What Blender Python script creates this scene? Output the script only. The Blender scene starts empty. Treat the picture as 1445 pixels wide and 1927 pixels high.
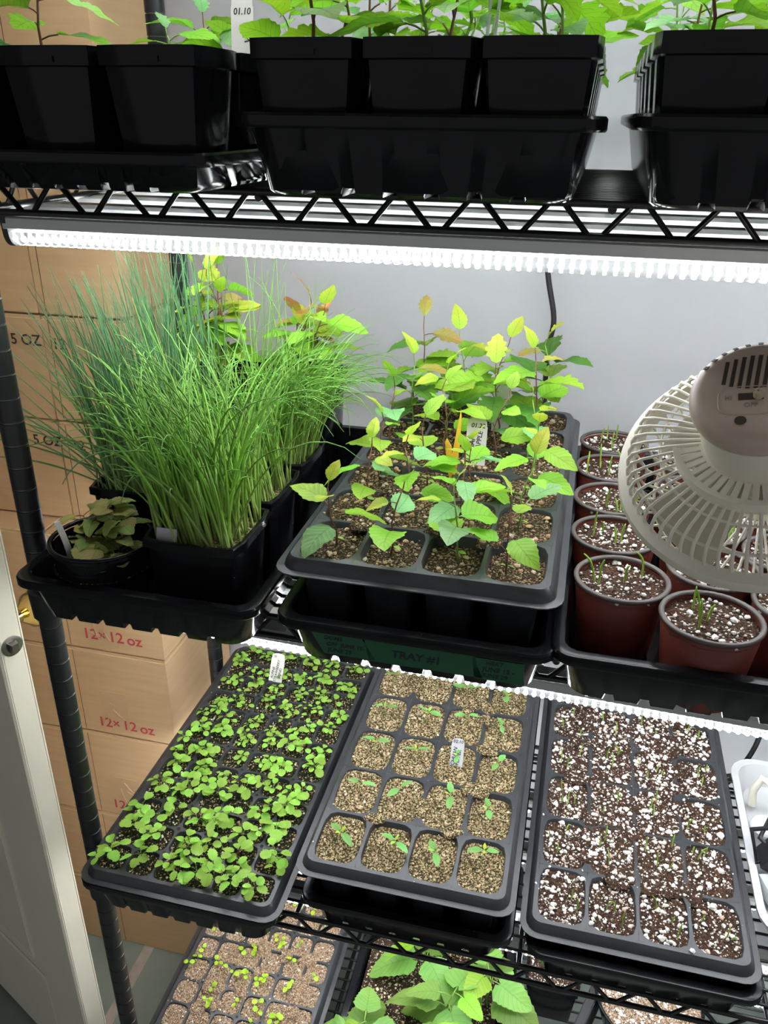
import bpy, math, random
from mathutils import Matrix, Vector, noise
random.seed(7)
R = random
PI = math.pi
C = bpy.context.scene.collection
scene = bpy.context.scene

# ------------------------------------------------------------------ camera
FPX, PITCH, YAW, ROLL = 1550.69, 0.4494, 0.2346, 0.0124
CAM = Vector((0.5732, -0.7067, -0.0069))
fw = Vector((-math.sin(YAW) * math.cos(PITCH), math.cos(YAW) * math.cos(PITCH), -math.sin(PITCH)))
rt0 = Vector((math.cos(YAW), math.sin(YAW), 0))
up0 = rt0.cross(fw)
rt = math.cos(ROLL) * rt0 + math.sin(ROLL) * up0
up = -math.sin(ROLL) * rt0 + math.cos(ROLL) * up0
cd = bpy.data.cameras.new('camera')
cd.sensor_fit = 'HORIZONTAL'
cd.sensor_width = 36.0
cd.lens = FPX * 36.0 / 1445.0
cd.clip_start = 0.02
cam = bpy.data.objects.new('camera', cd)
C.objects.link(cam)
M = Matrix.Identity(4)
for i in range(3):
    M[i][0], M[i][1], M[i][2], M[i][3] = rt[i], up[i], -fw[i], CAM[i]
cam.matrix_world = M
scene.camera = cam
scene.view_settings.view_transform = 'Standard'
scene.view_settings.look = 'None'
scene.view_settings.gamma = 1.0
scene.view_settings.use_curve_mapping = False
scene.view_settings.exposure = 0.24

# ------------------------------------------------------------------ world: dim room ambience
w = bpy.data.worlds.new('room_ambience')
scene.world = w
w.use_nodes = True
w.node_tree.nodes['Background'].inputs[0].default_value = (0.95, 0.97, 1.0, 1)
w.node_tree.nodes['Background'].inputs[1].default_value = 0.30
LED_CHIP, LED_LENS, LED_STRIP = 16.0, 118.0, 13.0

# key heights (shelf decks)
Z0, Z1, Z2, Z3, Z4 = 0.36, -0.064, -0.495, -0.963, -1.41
FLOOR = -1.65
WALLY = 0.62

# ------------------------------------------------------------------ materials
def mat(name, col=(.5, .5, .5), rough=.5, metal=0., spec=.5, emit=None, estr=0., trans=0.):
    m = bpy.data.materials.new(name)
    m.use_nodes = True
    b = m.node_tree.nodes['Principled BSDF']
    b.inputs['Base Color'].default_value = (*col, 1)
    b.inputs['Roughness'].default_value = rough
    b.inputs['Metallic'].default_value = metal
    b.inputs['Specular IOR Level'].default_value = spec
    if emit:
        b.inputs['Emission Color'].default_value = (*emit, 1)
        b.inputs['Emission Strength'].default_value = estr
    if trans:
        b.inputs['Transmission Weight'].default_value = trans
    return m

class NT:
    def __init__(s, m):
        s.t = m.node_tree
        s.b = s.t.nodes['Principled BSDF']
    def n(s, kind, **kw):
        d = s.t.nodes.new(kind)
        for k, v in kw.items():
            if k in d.inputs: d.inputs[k].default_value = v
            else: setattr(d, k, v)
        return d
    def l(s, a, b): s.t.links.new(a, b)
    def ramp(s, fac, stops, interp='LINEAR'):
        r = s.t.nodes.new('ShaderNodeValToRGB')
        r.color_ramp.interpolation = interp
        e = r.color_ramp.elements
        while len(e) < len(stops): e.new(0.5)
        for q, (p, c) in zip(e, stops):
            q.position = p; q.color = (*c, 1)
        s.l(fac, r.inputs[0])
        return r.outputs[0]
    def bump(s, h, strength=.3, dist=.002):
        b = s.t.nodes.new('ShaderNodeBump')
        b.inputs['Strength'].default_value = strength
        b.inputs['Distance'].default_value = dist
        s.l(h, b.inputs['Height'])
        s.l(b.outputs[0], s.b.inputs['Normal'])
    def obj(s):
        return s.n('ShaderNodeTexCoord').outputs['Object']

def noisy(name, c1, c2, scale, rough=.6, bump=0., detail=4, rough2=None, spec=.5, stretch=None):
    m = mat(name, c1, rough, spec=spec); t = NT(m)
    co = t.obj()
    if stretch:
        mp = t.n('ShaderNodeMapping'); mp.inputs['Scale'].default_value = stretch
        t.l(co, mp.inputs[0]); co = mp.outputs[0]
    nz = t.n('ShaderNodeTexNoise', Scale=scale, Detail=float(detail))
    t.l(co, nz.inputs['Vector'])
    t.l(t.ramp(nz.outputs[0], [(.3, c1), (.7, c2)]), t.b.inputs['Base Color'])
    if bump: t.bump(nz.outputs[0], bump, .002)
    return m

def soil_mat(name, base, dark, flecks, fscale=420., cover=.5):
    m = mat(name, base, .9, spec=.2); t = NT(m); co = t.obj()
    v = t.n('ShaderNodeTexVoronoi', Scale=fscale); t.l(co, v.inputs['Vector'])
    sep = t.n('ShaderNodeSeparateColor'); t.l(v.outputs['Color'], sep.inputs[0])
    fl = t.ramp(sep.outputs[0], flecks, 'CONSTANT')
    n1 = t.n('ShaderNodeTexNoise', Scale=90., Detail=6.); t.l(co, n1.inputs['Vector'])
    bs = t.ramp(n1.outputs[0], [(.3, dark), (.7, base)])
    th = t.n('ShaderNodeMath', operation='LESS_THAN'); th.inputs[1].default_value = cover
    t.l(sep.outputs[1], th.inputs[0])
    mx = t.n('ShaderNodeMix', data_type='RGBA')
    t.l(th.outputs[0], mx.inputs['Factor']); t.l(bs, mx.inputs[6]); t.l(fl, mx.inputs[7])
    t.l(mx.outputs[2], t.b.inputs['Base Color'])
    v2 = t.n('ShaderNodeTexNoise', Scale=260., Detail=5.); t.l(co, v2.inputs['Vector'])
    ad = t.n('ShaderNodeMath', operation='SUBTRACT'); t.l(v2.outputs[0], ad.inputs[0]); t.l(v.outputs['Distance'], ad.inputs[1])
    t.bump(ad.outputs[0], .9, .004)
    return m

def island_mat(name, stops, rough=.8):
    m = mat(name, stops[0][1], rough, spec=.25); t = NT(m)
    g = t.n('ShaderNodeNewGeometry')
    t.l(t.ramp(g.outputs['Random Per Island'], stops), t.b.inputs['Base Color'])
    return m

def leaf_mat(name, c1, c2, tip=None, trans=.4, rough=.45, vein=.75):
    """colour runs along the blade (UV.y), veins along the midrib, random tint per object"""
    m = mat(name, c1, rough, spec=.35); t = NT(m)
    uv = t.n('ShaderNodeTexCoord').outputs['UV']
    sp = t.n('ShaderNodeSeparateXYZ'); t.l(uv, sp.inputs[0])
    st = [(0., c1), (.75, c2)] + ([(1., tip)] if tip else [])
    col = t.ramp(sp.outputs[1], st)
    a = t.n('ShaderNodeMath', operation='ABSOLUTE'); s5 = t.n('ShaderNodeMath', operation='SUBTRACT')
    s5.inputs[1].default_value = .5; t.l(sp.outputs[0], s5.inputs[0]); t.l(s5.outputs[0], a.inputs[0])
    # side veins: sin((v*1.0 - |u|*.5)*k)
    m1 = t.n('ShaderNodeMath', operation='MULTIPLY_ADD'); m1.inputs[1].default_value = -.55
    t.l(a.outputs[0], m1.inputs[0]); t.l(sp.outputs[1], m1.inputs[2])
    m2 = t.n('ShaderNodeMath', operation='MULTIPLY'); m2.inputs[1].default_value = 48.; t.l(m1.outputs[0], m2.inputs[0])
    sn = t.n('ShaderNodeMath', operation='SINE'); t.l(m2.outputs[0], sn.inputs[0])
    vn = t.ramp(sn.outputs[0], [(.86, (1, 1, 1)), (1., (vein, vein, vein))])
    md = t.ramp(a.outputs[0], [(.012, (vein, vein, vein)), (.035, (1, 1, 1))])
    mu = t.n('ShaderNodeMix', data_type='RGBA', blend_type='MULTIPLY'); mu.inputs['Factor'].default_value = 1.
    t.l(vn, mu.inputs[6]); t.l(md, mu.inputs[7])
    mu2 = t.n('ShaderNodeMix', data_type='RGBA', blend_type='MULTIPLY'); mu2.inputs['Factor'].default_value = 1.
    t.l(col, mu2.inputs[6]); t.l(mu.outputs[2], mu2.inputs[7])
    oi = t.n('ShaderNodeObjectInfo')
    hs = t.n('ShaderNodeHueSaturation')
    mr = t.n('ShaderNodeMapRange'); mr.inputs['To Min'].default_value = .485; mr.inputs['To Max'].default_value = .515
    t.l(oi.outputs['Random'], mr.inputs[0]); t.l(mr.outputs[0], hs.inputs['Hue'])
    mr2 = t.n('ShaderNodeMapRange'); mr2.inputs['To Min'].default_value = .8; mr2.inputs['To Max'].default_value = 1.15
    t.l(oi.outputs['Random'], mr2.inputs[0]); t.l(mr2.outputs[0], hs.inputs['Value'])
    t.l(mu2.outputs[2], hs.inputs['Color'])
    t.l(hs.outputs[0], t.b.inputs['Base Color'])
    tr = t.n('ShaderNodeBsdfTranslucent'); t.l(hs.outputs[0], tr.inputs[0])
    ms = t.n('ShaderNodeMixShader'); ms.inputs[0].default_value = trans
    t.l(t.b.outputs[0], ms.inputs[1]); t.l(tr.outputs[0], ms.inputs[2])
    t.l(ms.outputs[0], t.t.nodes['Material Output'].inputs[0])
    t.bump(sn.outputs[0], .12, .001)
    return m

def blade_mat(name, base, mid, tip, trans=.3):
    m = mat(name, mid, .5, spec=.3); t = NT(m)
    uv = t.n('ShaderNodeTexCoord').outputs['UV']
    sp = t.n('ShaderNodeSeparateXYZ'); t.l(uv, sp.inputs[0])
    col = t.ramp(sp.outputs[1], [(0., base), (.3, mid), (1., tip)])
    g = t.n('ShaderNodeNewGeometry')
    mr2 = t.n('ShaderNodeMapRange'); mr2.inputs['To Min'].default_value = .6; mr2.inputs['To Max'].default_value = 1.25
    t.l(g.outputs['Random Per Island'], mr2.inputs[0])
    hs = t.n('ShaderNodeHueSaturation'); t.l(mr2.outputs[0], hs.inputs['Value']); t.l(col, hs.inputs['Color'])
    t.l(hs.outputs[0], t.b.inputs['Base Color'])
    tr = t.n('ShaderNodeBsdfTranslucent'); t.l(hs.outputs[0], tr.inputs[0])
    ms = t.n('ShaderNodeMixShader'); ms.inputs[0].default_value = trans
    t.l(t.b.outputs[0], ms.inputs[1]); t.l(tr.outputs[0], ms.inputs[2])
    t.l(ms.outputs[0], t.t.nodes['Material Output'].inputs[0])
    return m

black = noisy('black_tray_plastic', (.005, .0054, .0068), (.008, .0085, .010), 30, .17, spec=.2)
blackpot = noisy('black_pot_plastic', (.005, .0052, .0066), (.008, .0084, .010), 25, .15, spec=.2)
insertm = noisy('grey_black_insert_plastic', (.024, .0255, .029), (.036, .038, .043), 60, .30, spec=.5)
rackm = noisy('black_powder_coat', (.008, .008, .009), (.013, .013, .014), 40, .35)
groovem = mat('groove_highlight', (.16, .16, .16), .25, .6)  # white highlights of the post rings, painted in as a paler groove colour
cardm = noisy('corrugated_cardboard', (.60, .40, .225), (.66, .445, .255), 7, .85, .05, 3, spec=.15, stretch=(1, 1, 14))
cardedge = mat('cardboard_cut_edge', (.16, .085, .04), .9)
redink = mat('red_printing_ink', (.50, .06, .07), .8)
blkink = mat('black_printing_ink', (.045, .03, .03), .8)
marker = mat('black_marker_ink', (.012, .012, .015), .7)
tapem = mat('brown_packing_tape', (.58, .385, .215), .3)
cleartape = mat('torn_clear_tape', (.64, .445, .27), .25)
doorm = noisy('white_door_paint', (.76, .71, .575), (.82, .77, .635), 6, .4)
brassm = mat('polished_brass', (.80, .58, .22), .12, 1.)
steelm = mat('dull_steel', (.36, .33, .31), .35, 1.)
ledal = noisy('anodised_aluminium', (.50, .51, .50), (.56, .57, .56), 3, .38, stretch=(.1, 60, 60))
ledal.node_tree.nodes['Principled BSDF'].inputs['Metallic'].default_value = .35
ledcap = mat('black_end_cap', (.03, .03, .03), .5)
lens = mat('led_lens', (.04, .04, .04), .12); t = NT(lens)
sp_x = t.n('ShaderNodeSeparateXYZ'); t.l(t.obj(), sp_x.inputs[0])
k1 = t.n('ShaderNodeMath', operation='MULTIPLY'); k1.inputs[1].default_value = PI / .0088; t.l(sp_x.outputs[0], k1.inputs[0])
k2 = t.n('ShaderNodeMath', operation='SINE'); t.l(k1.outputs[0], k2.inputs[0])
k3 = t.n('ShaderNodeMath', operation='POWER'); k3.inputs[1].default_value = 30.; 
k4 = t.n('ShaderNodeMath', operation='ABSOLUTE'); t.l(k2.outputs[0], k4.inputs[0]); t.l(k4.outputs[0], k3.inputs[0])
k5 = t.n('ShaderNodeMath', operation='MULTIPLY_ADD'); k5.inputs[1].default_value = LED_LENS; k5.inputs[2].default_value = .35; t.l(k3.outputs[0], k5.inputs[0])
t.b.inputs['Emission Color'].default_value = (.93, .97, 1., 1); t.l(k5.outputs[0], t.b.inputs['Emission Strength'])
tb = t.n('ShaderNodeBsdfTransparent'); ms = t.n('ShaderNodeMixShader'); ms.inputs[0].default_value = .5
t.l(t.b.outputs[0], ms.inputs[1]); t.l(tb.outputs[0], ms.inputs[2]); t.l(ms.outputs[0], t.t.nodes['Material Output'].inputs[0])
stripm = mat('led_board', (.9, .9, .9), .4, emit=(.94, .975, 1.), estr=LED_STRIP)
chipm = mat('led_chip', (1, 1, 1), .2, emit=(.95, .98, 1.), estr=LED_CHIP)
fanm = noisy('ivory_fan_plastic', (.78, .73, .62), (.83, .78, .67), 12, .42)
fancap = noisy('taupe_fan_plastic', (.52, .40, .33), (.56, .435, .36), 12, .45)
fandark = mat('dark_vent', (.05, .035, .025), .8)
terra = noisy('terracotta_plastic', (.125, .022, .014), (.16, .029, .018), 30, .5)
potrim = mat('grey_brown_pot_rim', (.075, .060, .056), .42)
tagw = noisy('white_plastic_tag', (.72, .70, .66), (.78, .76, .72), 20, .45)
tagy = noisy('yellow_plastic_tag', (.86, .50, .03), (.92, .57, .05), 60, .45)
greentape = noisy('green_painters_tape', (.010, .085, .035), (.014, .10, .042), 40, .7)
cordm = mat('black_cord_rubber', (.012, .012, .013), .45)
whitepl = mat('white_plastic', (.62, .63, .64), .35)
clearpl = mat('milky_plastic', (.72, .74, .76), .25)
perl = island_mat('perlite', [(0., (.80, .77, .73)), (.8, (.70, .66, .62)), (1., (.50, .34, .26))])
grit = island_mat('vermiculite_grit', [(0., (.52, .37, .22)), (.45, (.42, .25, .14)), (.75, (.62, .52, .38)), (.9, (.16, .10, .06)), (1., (.70, .64, .55))])
gritg = island_mat('pale_grit', [(0., (.64, .52, .30)), (.35, (.52, .40, .20)), (.65, (.76, .68, .50)), (.85, (.30, .22, .10)), (1., (.60, .36, .25))])
soilP = soil_mat('perlite_potting_soil', (.075, .042, .028), (.024, .014, .010), [(0., (.60, .56, .52)), (.16, (.085, .042, .025)), (.75, (.14, .068, .038))], 520., .45)
soilA = soil_mat('dark_seed_compost', (.070, .042, .026), (.020, .013, .009), [(0., (.38, .25, .14)), (.3, (.13, .075, .04)), (.7, (.05, .06, .02))], 600., .55)
soilS = soil_mat('damp_mossy_compost', (.022, .020, .012), (.008, .008, .006), [(0., (.45, .34, .17)), (.2, (.03, .045, .012)), (.6, (.06, .04, .02))], 520., .5)
soilV = soil_mat('mossy_vermiculite_mix', (.085, .062, .030), (.026, .026, .010), [(0., (.55, .44, .25)), (.45, (.16, .13, .05)), (.7, (.30, .18, .10))], 620., .6)
soilB = soil_mat('fine_vermiculite', (.30, .185, .105), (.12, .07, .04), [(0., (.52, .36, .23)), (.4, (.36, .22, .13)), (.8, (.64, .54, .44))], 700., .75)
soilR = soil_mat('rooty_straw_soil', (.20, .16, .07), (.05, .045, .02), [(0., (.38, .30, .14)), (.5, (.20, .20, .06))], 400., .6)

L_apple = leaf_mat('leaf_bright_lime', (.22, .46, .025), (.31, .55, .045))
L_appleb = leaf_mat('leaf_blue_green', (.20, .46, .15), (.26, .53, .20), rough=.35)
L_yel = leaf_mat('leaf_yellow_green', (.33, .52, .035), (.50, .56, .06))
L_oak = leaf_mat('leaf_mid_green', (.18, .45, .03), (.26, .54, .04))
L_oakd = leaf_mat('leaf_deep_green', (.060, .21, .025), (.10, .29, .035))
L_red = leaf_mat('leaf_flushed_red', (.45, .45, .06), (.62, .27, .13), (.66, .22, .13))
L_olive = leaf_mat('leaf_bronze', (.33, .34, .07), (.40, .31, .07), (.42, .24, .08))
L_straw = leaf_mat('leaf_strawberry', (.28, .55, .07), (.38, .66, .10), rough=.5, vein=.9)
L_pep = leaf_mat('leaf_seedling_green', (.17, .47, .09), (.24, .55, .16), rough=.35)
L_hop = leaf_mat('leaf_pale_broad', (.19, .39, .08), (.26, .46, .10), vein=.82)
L_pot = leaf_mat('leaf_dull_olive', (.29, .42, .11), (.38, .50, .14), rough=.55)
L_pot2 = leaf_mat('leaf_tan_olive', (.42, .38, .11), (.50, .43, .15), rough=.55)
L_tiny = leaf_mat('leaf_sprout_lime', (.38, .66, .03), (.48, .74, .04))
L_top = leaf_mat('leaf_backlit_green', (.17, .38, .015), (.24, .48, .022), trans=.5)
stemR = mat('reddish_stem', (.16, .07, .035), .6)
stemG = mat('green_stem', (.20, .34, .06), .6)
sproutm = blade_mat('sprout_green', (.50, .56, .20), (.36, .54, .08), (.28, .48, .06))
onionm = blade_mat('onion_blade_green', (.52, .62, .22), (.38, .62, .11), (.26, .54, .13), .42)
leekm = blade_mat('leek_blade_blue_green', (.42, .54, .20), (.22, .44, .15), (.17, .38, .19), .38)

# ------------------------------------------------------------------ object helpers
def mk(name, verts, faces, m, smooth=None, uvs=None):
    me = bpy.data.meshes.new(name)
    me.from_pydata([tuple(v) for v in verts], [], faces)
    if uvs:
        uvl = me.uv_layers.new(name='UVMap')
        vi = [0] * len(me.loops); me.loops.foreach_get('vertex_index', vi)
        flat = []
        for k in vi: flat.extend(uvs[k])
        uvl.data.foreach_set('uv', flat)
    if smooth is not None:
        me.polygons.foreach_set('use_smooth', [True] * len(me.polygons))
        if smooth < 179: me.set_sharp_from_angle(angle=math.radians(smooth))
    for q in (m if isinstance(m, (list, tuple)) else [m]): me.materials.append(q)
    me.update()
    return me

def ob(name, me, parent=None, mw=None, loc=None):
    o = bpy.data.objects.new(name, me)
    C.objects.link(o)
    if parent: o.parent = parent
    if mw is not None: o.matrix_basis = mw
    elif loc is not None: o.location = loc
    return o

def tag(o, label, cat, group=None, kind=None):
    o['label'] = label; o['category'] = cat
    if group: o['group'] = group
    if kind: o['kind'] = kind
    return o

def thing(name, label, cat, loc=(0, 0, 0), rz=0., group=None):
    o = bpy.data.objects.new(name, None)
    o.empty_display_size = .02
    C.objects.link(o)
    o.location = loc; o.rotation_euler = (0, 0, rz)
    return tag(o, label, cat, group)

def struct(o):
    o['kind'] = 'structure'; return o

class MB:
    def __init__(s): s.v = []; s.f = []; s.uv = []
    def add(s, v, f, uv=None):
        k = len(s.v); s.v += [tuple(q) for q in v]; s.f += [tuple(i + k for i in q) for q in f]
        s.uv += uv if uv else [(0, 0)] * len(v)
    def box(s, x0, x1, y0, y1, z0, z1, mw=None):
        v = [(x, y, z) for z in (z0, z1) for y in (y0, y1) for x in (x0, x1)]
        if mw is not None: v = [mw @ Vector(q) for q in v]
        s.add(v, [(0, 2, 3, 1), (4, 5, 7, 6), (0, 1, 5, 4), (1, 3, 7, 5), (3, 2, 6, 7), (2, 0, 4, 6)])
    def bbox(s, x0, x1, y0, y1, z0, z1, b=.003):
        """box with bevelled edges"""
        v = []
        for (zz, i) in ((z0, b), (z0 + b, 0), (z1 - b, 0), (z1, b)):
            v += [(x0 + i + (b if not i else 0) * 0, y0 + i, zz), (x1 - i, y0 + i, zz), (x1 - i, y1 - i, zz), (x0 + i, y1 - i, zz)]
        f = [(3, 2, 1, 0), (12, 13, 14, 15)]
        for k in range(3):
            for j in range(4):
                f.append((4 * k + j, 4 * k + (j + 1) % 4, 4 * k + 4 + (j + 1) % 4, 4 * k + 4 + j))
        s.add(v, f)
    def tube(s, pts, rad, n=6, cap=True):
        pts = [Vector(p) for p in pts]
        rs = rad if isinstance(rad, (list, tuple)) else [rad] * len(pts)
        v = []; uv = []
        up_ = None
        for i, p in enumerate(pts):
            d = (pts[min(i + 1, len(pts) - 1)] - pts[max(i - 1, 0)])
            if d.length < 1e-9: d = Vector((0, 0, 1))
            d.normalize()
            if up_ is None:
                up_ = Vector((1, 0, 0)) if abs(d.x) < .8 else Vector((0, 1, 0))
            a = (up_ - d * up_.dot(d))
            if a.length < 1e-6: a = d.orthogonal()
            a.normalize(); up_ = a
            b = d.cross(a)
            for k in range(n):
                t = 2 * PI * k / n
                v.append(p + (a * math.cos(t) + b * math.sin(t)) * rs[i]); uv.append((k / n, i / (len(pts) - 1)))
        f = []
        for i in range(len(pts) - 1):
            for k in range(n):
                f.append((i * n + k, i * n + (k + 1) % n, (i + 1) * n + (k + 1) % n, (i + 1) * n + k))
        if cap:
            f.append(tuple(range(n - 1, -1, -1))); f.append(tuple((len(pts) - 1) * n + k for k in range(n)))
        s.add(v, f, uv)
    def lathe(s, prof, n=32, cx=0, cy=0, close=False, mw=None):
        v = []; f = []
        for (r, z) in prof:
            for k in range(n):
                t = 2 * PI * k / n
                q = Vector((cx + r * math.cos(t), cy + r * math.sin(t), z))
                v.append(mw @ q if mw is not None else q)
        m_ = len(prof)
        for i in range(m_ - (0 if close else 1)):
            j = (i + 1) % m_
            for k in range(n):
                f.append((i * n + k, i * n + (k + 1) % n, j * n + (k + 1) % n, j * n + k))
        s.add(v, f)
    def disc(s, r, z, n=32, cx=0, cy=0, flip=False):
        v = [(cx + r * math.cos(2 * PI * k / n), cy + r * math.sin(2 * PI * k / n), z) for k in range(n)]
        s.add(v, [tuple(range(n)) if not flip else tuple(range(n - 1, -1, -1))])
    def mesh(s, name, m, smooth=None, uv=False):
        return mk(name, s.v, s.f, m, smooth, s.uv if uv else None)

TXT = {}
def text_mesh(txt, size, m, shear=0.):
    key = (txt, size, m.name, shear)
    if key in TXT: return TXT[key]
    cu = bpy.data.curves.new('lettering', 'FONT')
    cu.body = txt; cu.size = size; cu.align_x = 'CENTER'; cu.align_y = 'CENTER'; cu.shear = shear
    cu.resolution_u = 3; cu.extrude = .00012; cu.offset = size * .012
    o = bpy.data.objects.new('lettering', cu); C.objects.link(o)
    dg = bpy.context.evaluated_depsgraph_get(); dg.update()
    me = bpy.data.meshes.new_from_object(o.evaluated_get(dg))
    bpy.data.objects.remove(o); bpy.data.curves.remove(cu)
    me.materials.clear(); me.materials.append(m)
    TXT[key] = me
    return me

def basis(xax, yax, o):
    xax = Vector(xax).normalized(); yax = Vector(yax); yax = (yax - xax * yax.dot(xax)).normalized()
    z = xax.cross(yax)
    m = Matrix.Identity(4)
    for i in range(3): m[i][0], m[i][1], m[i][2], m[i][3] = xax[i], yax[i], z[i], o[i]
    return m

# ------------------------------------------------------------------ room
b = MB(); b.box(-2.6, 2.6, -2.4, WALLY + .1, FLOOR - .05, FLOOR)
fm = noisy('grey_green_floor_paint', (.20, .235, .20), (.26, .295, .255), 9, .35, .04)
struct(ob('floor', b.mesh('floor', fm)))
b = MB(); b.box(-.205, -.183, -.6, .6, FLOOR, FLOOR + .0006)
tp = ob('floor_tape', b.mesh('floor_tape', noisy('pinkish_floor_tape', (.50, .40, .36), (.40, .33, .28), 50, .6)))
tag(tp, 'narrow pinkish tape strip stuck along the grey green floor', 'tape')
# white sheeting on the back wall: gently rippled
v = []; f = []; nx, nz = 90, 70
for j in range(nz + 1):
    for i in range(nx + 1):
        x = -1.9 + 3.9 * i / nx; z = FLOOR + (1.05 - FLOOR) * j / nz
        y = WALLY - .006 * noise.noise(Vector((x * 1.6, z * .9, 1.))) - .0035 * noise.noise(Vector((x * 5., z * 3., 7.)))
        v.append((x, y, z))
for j in range(nz):
    for i in range(nx):
        k = j * (nx + 1) + i; f.append((k, k + 1, k + nx + 2, k + nx + 1))
k = len(v); v += [(-1.9, WALLY + .06, FLOOR), (2., WALLY + .06, FLOOR), (2., WALLY + .06, 1.05), (-1.9, WALLY + .06, 1.05)]
f += [(k + 3, k + 2, k + 1, k)]
wm = mat('white_plastic_sheeting', (.43, .437, .455), .32, spec=.4); t = NT(wm)
nzn = t.n('ShaderNodeTexNoise', Scale=7., Detail=5.); t.l(t.obj(), nzn.inputs['Vector']); t.bump(nzn.outputs[0], .12, .01)
struct(ob('wall_back', mk('wall_back', v, f, wm, 179)))
b = MB(); b.box(-2.1, -1.9, -2.4, WALLY + .1, FLOOR, 1.05)
wallm = noisy('grey_wall_paint', (.42, .41, .38), (.46, .45, .42), 4, .8)
struct(ob('wall_left', b.mesh('wall_left', wallm)))
b = MB(); b.box(-2.1, 2.6, -2.4, WALLY + .1, 1.05, 1.1)
struct(ob('ceiling', b.mesh('ceiling', wallm)))

# ------------------------------------------------------------------ wire rack
rack = thing('wire_rack', 'black powder coated wire shelving rack on ringed posts', 'shelving', (0, 0, FLOOR))
RX, RD = 1.17, 0.407
def pole_mesh():
    b = MB(); prof = []; r = .0127; z = 0.; H = 2.02
    prof.append((r, 0.))
    off = ((-0.2251) - FLOOR) % .0254
    k = 0
    while True:
        zc = off + k * .0254
        if zc > H - .01: break
        prof += [(r, zc - .0010), (r - .0009, zc - .0005), (r - .0009, zc + .0005), (r, zc + .0010)]
        k += 1
    prof.append((r, H)); prof.append((0.0005, H + .004))
    b.lathe(prof, 28)
    me = b.mesh('pole', [rackm, groovem], 40)
    for p in me.polygons:
        if abs(p.normal.z) < .2 and math.hypot(p.center.x, p.center.y) < r - .00055: p.material_index = 1
    return me
pm = pole_mesh()
for (x, y) in ((0, 0), (0, RD), (RX, 0), (RX, RD)): ob('pole', pm, rack, loc=(x, y, 0))
b = MB(); b.tube([(0, 0, 0), (RX, 0, 0)], .0021, 6); wire_me = b.mesh('wire', rackm, 60)
b = MB()
per = .064; n = int(RX / per)
pts = []
for k in range(n + 1):
    x = .03 + k * per
    pts += [(x - .006, 0, .0), (x + .006, 0, .0)] if x < RX - .02 else []
    if x + per / 2 < RX - .02: pts += [(x + per / 2 - .005, 0, -.024), (x + per / 2 + .005, 0, -.024)]
b.tube(pts, .0026, 6); zig_me = b.mesh('zigzag_wire', rackm, 60)
b = MB(); b.tube([(0, 0, 0), (RX, 0, 0)], .0036, 8); edge_me = b.mesh('edge_wire', rackm, 60)
b = MB(); b.tube([(0, 0, 0), (0, RD, 0)], .0036, 8); side_me = b.mesh('side_wire', rackm, 60)
pts = []
for k in range(7):
    y = .02 + k * .06
    pts += [(0, y - .005, 0), (0, y + .005, 0)]
    if k < 6: pts += [(0, y + .025, -.024), (0, y + .035, -.024)]
b = MB(); b.tube(pts, .0026, 6); szig_me = b.mesh('zigzag_wire', rackm, 60)
b = MB(); b.lathe([(.0129, -.03), (.017, -.03), (.0185, .004), (.0129, .006)], 20); col_me = b.mesh('collar', rackm, 40)
for zk in (Z0, Z1, Z2, Z3, Z4):
    z = zk - FLOOR
    sh = ob('shelf', edge_me, rack, loc=(0, 0, z - .0036))
    for (yy, dz) in ((0, -.0255), (RD, 0), (RD, -.0255)): ob('edge_wire', edge_me, sh, loc=(0, yy, dz))
    for yy in (0, RD): ob('zigzag_wire', zig_me, sh, loc=(0, yy, -.001))
    for xx in (0, RX):
        for dz in (0, -.0255): ob('side_wire', side_me, sh, loc=(xx, 0, dz))
        ob('zigzag_wire', szig_me, sh, loc=(xx, 0, -.001))
        for yy in (0, RD): ob('collar', col_me, sh, loc=(xx, yy, -.012))
    for k in range(1, 20): ob('wire', wire_me, sh, loc=(0, RD * k / 20, .0012))
    for xx in (.29, .585, .88): ob('cross_wire', side_me, sh, loc=(xx, 0, -.0045))

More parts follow.
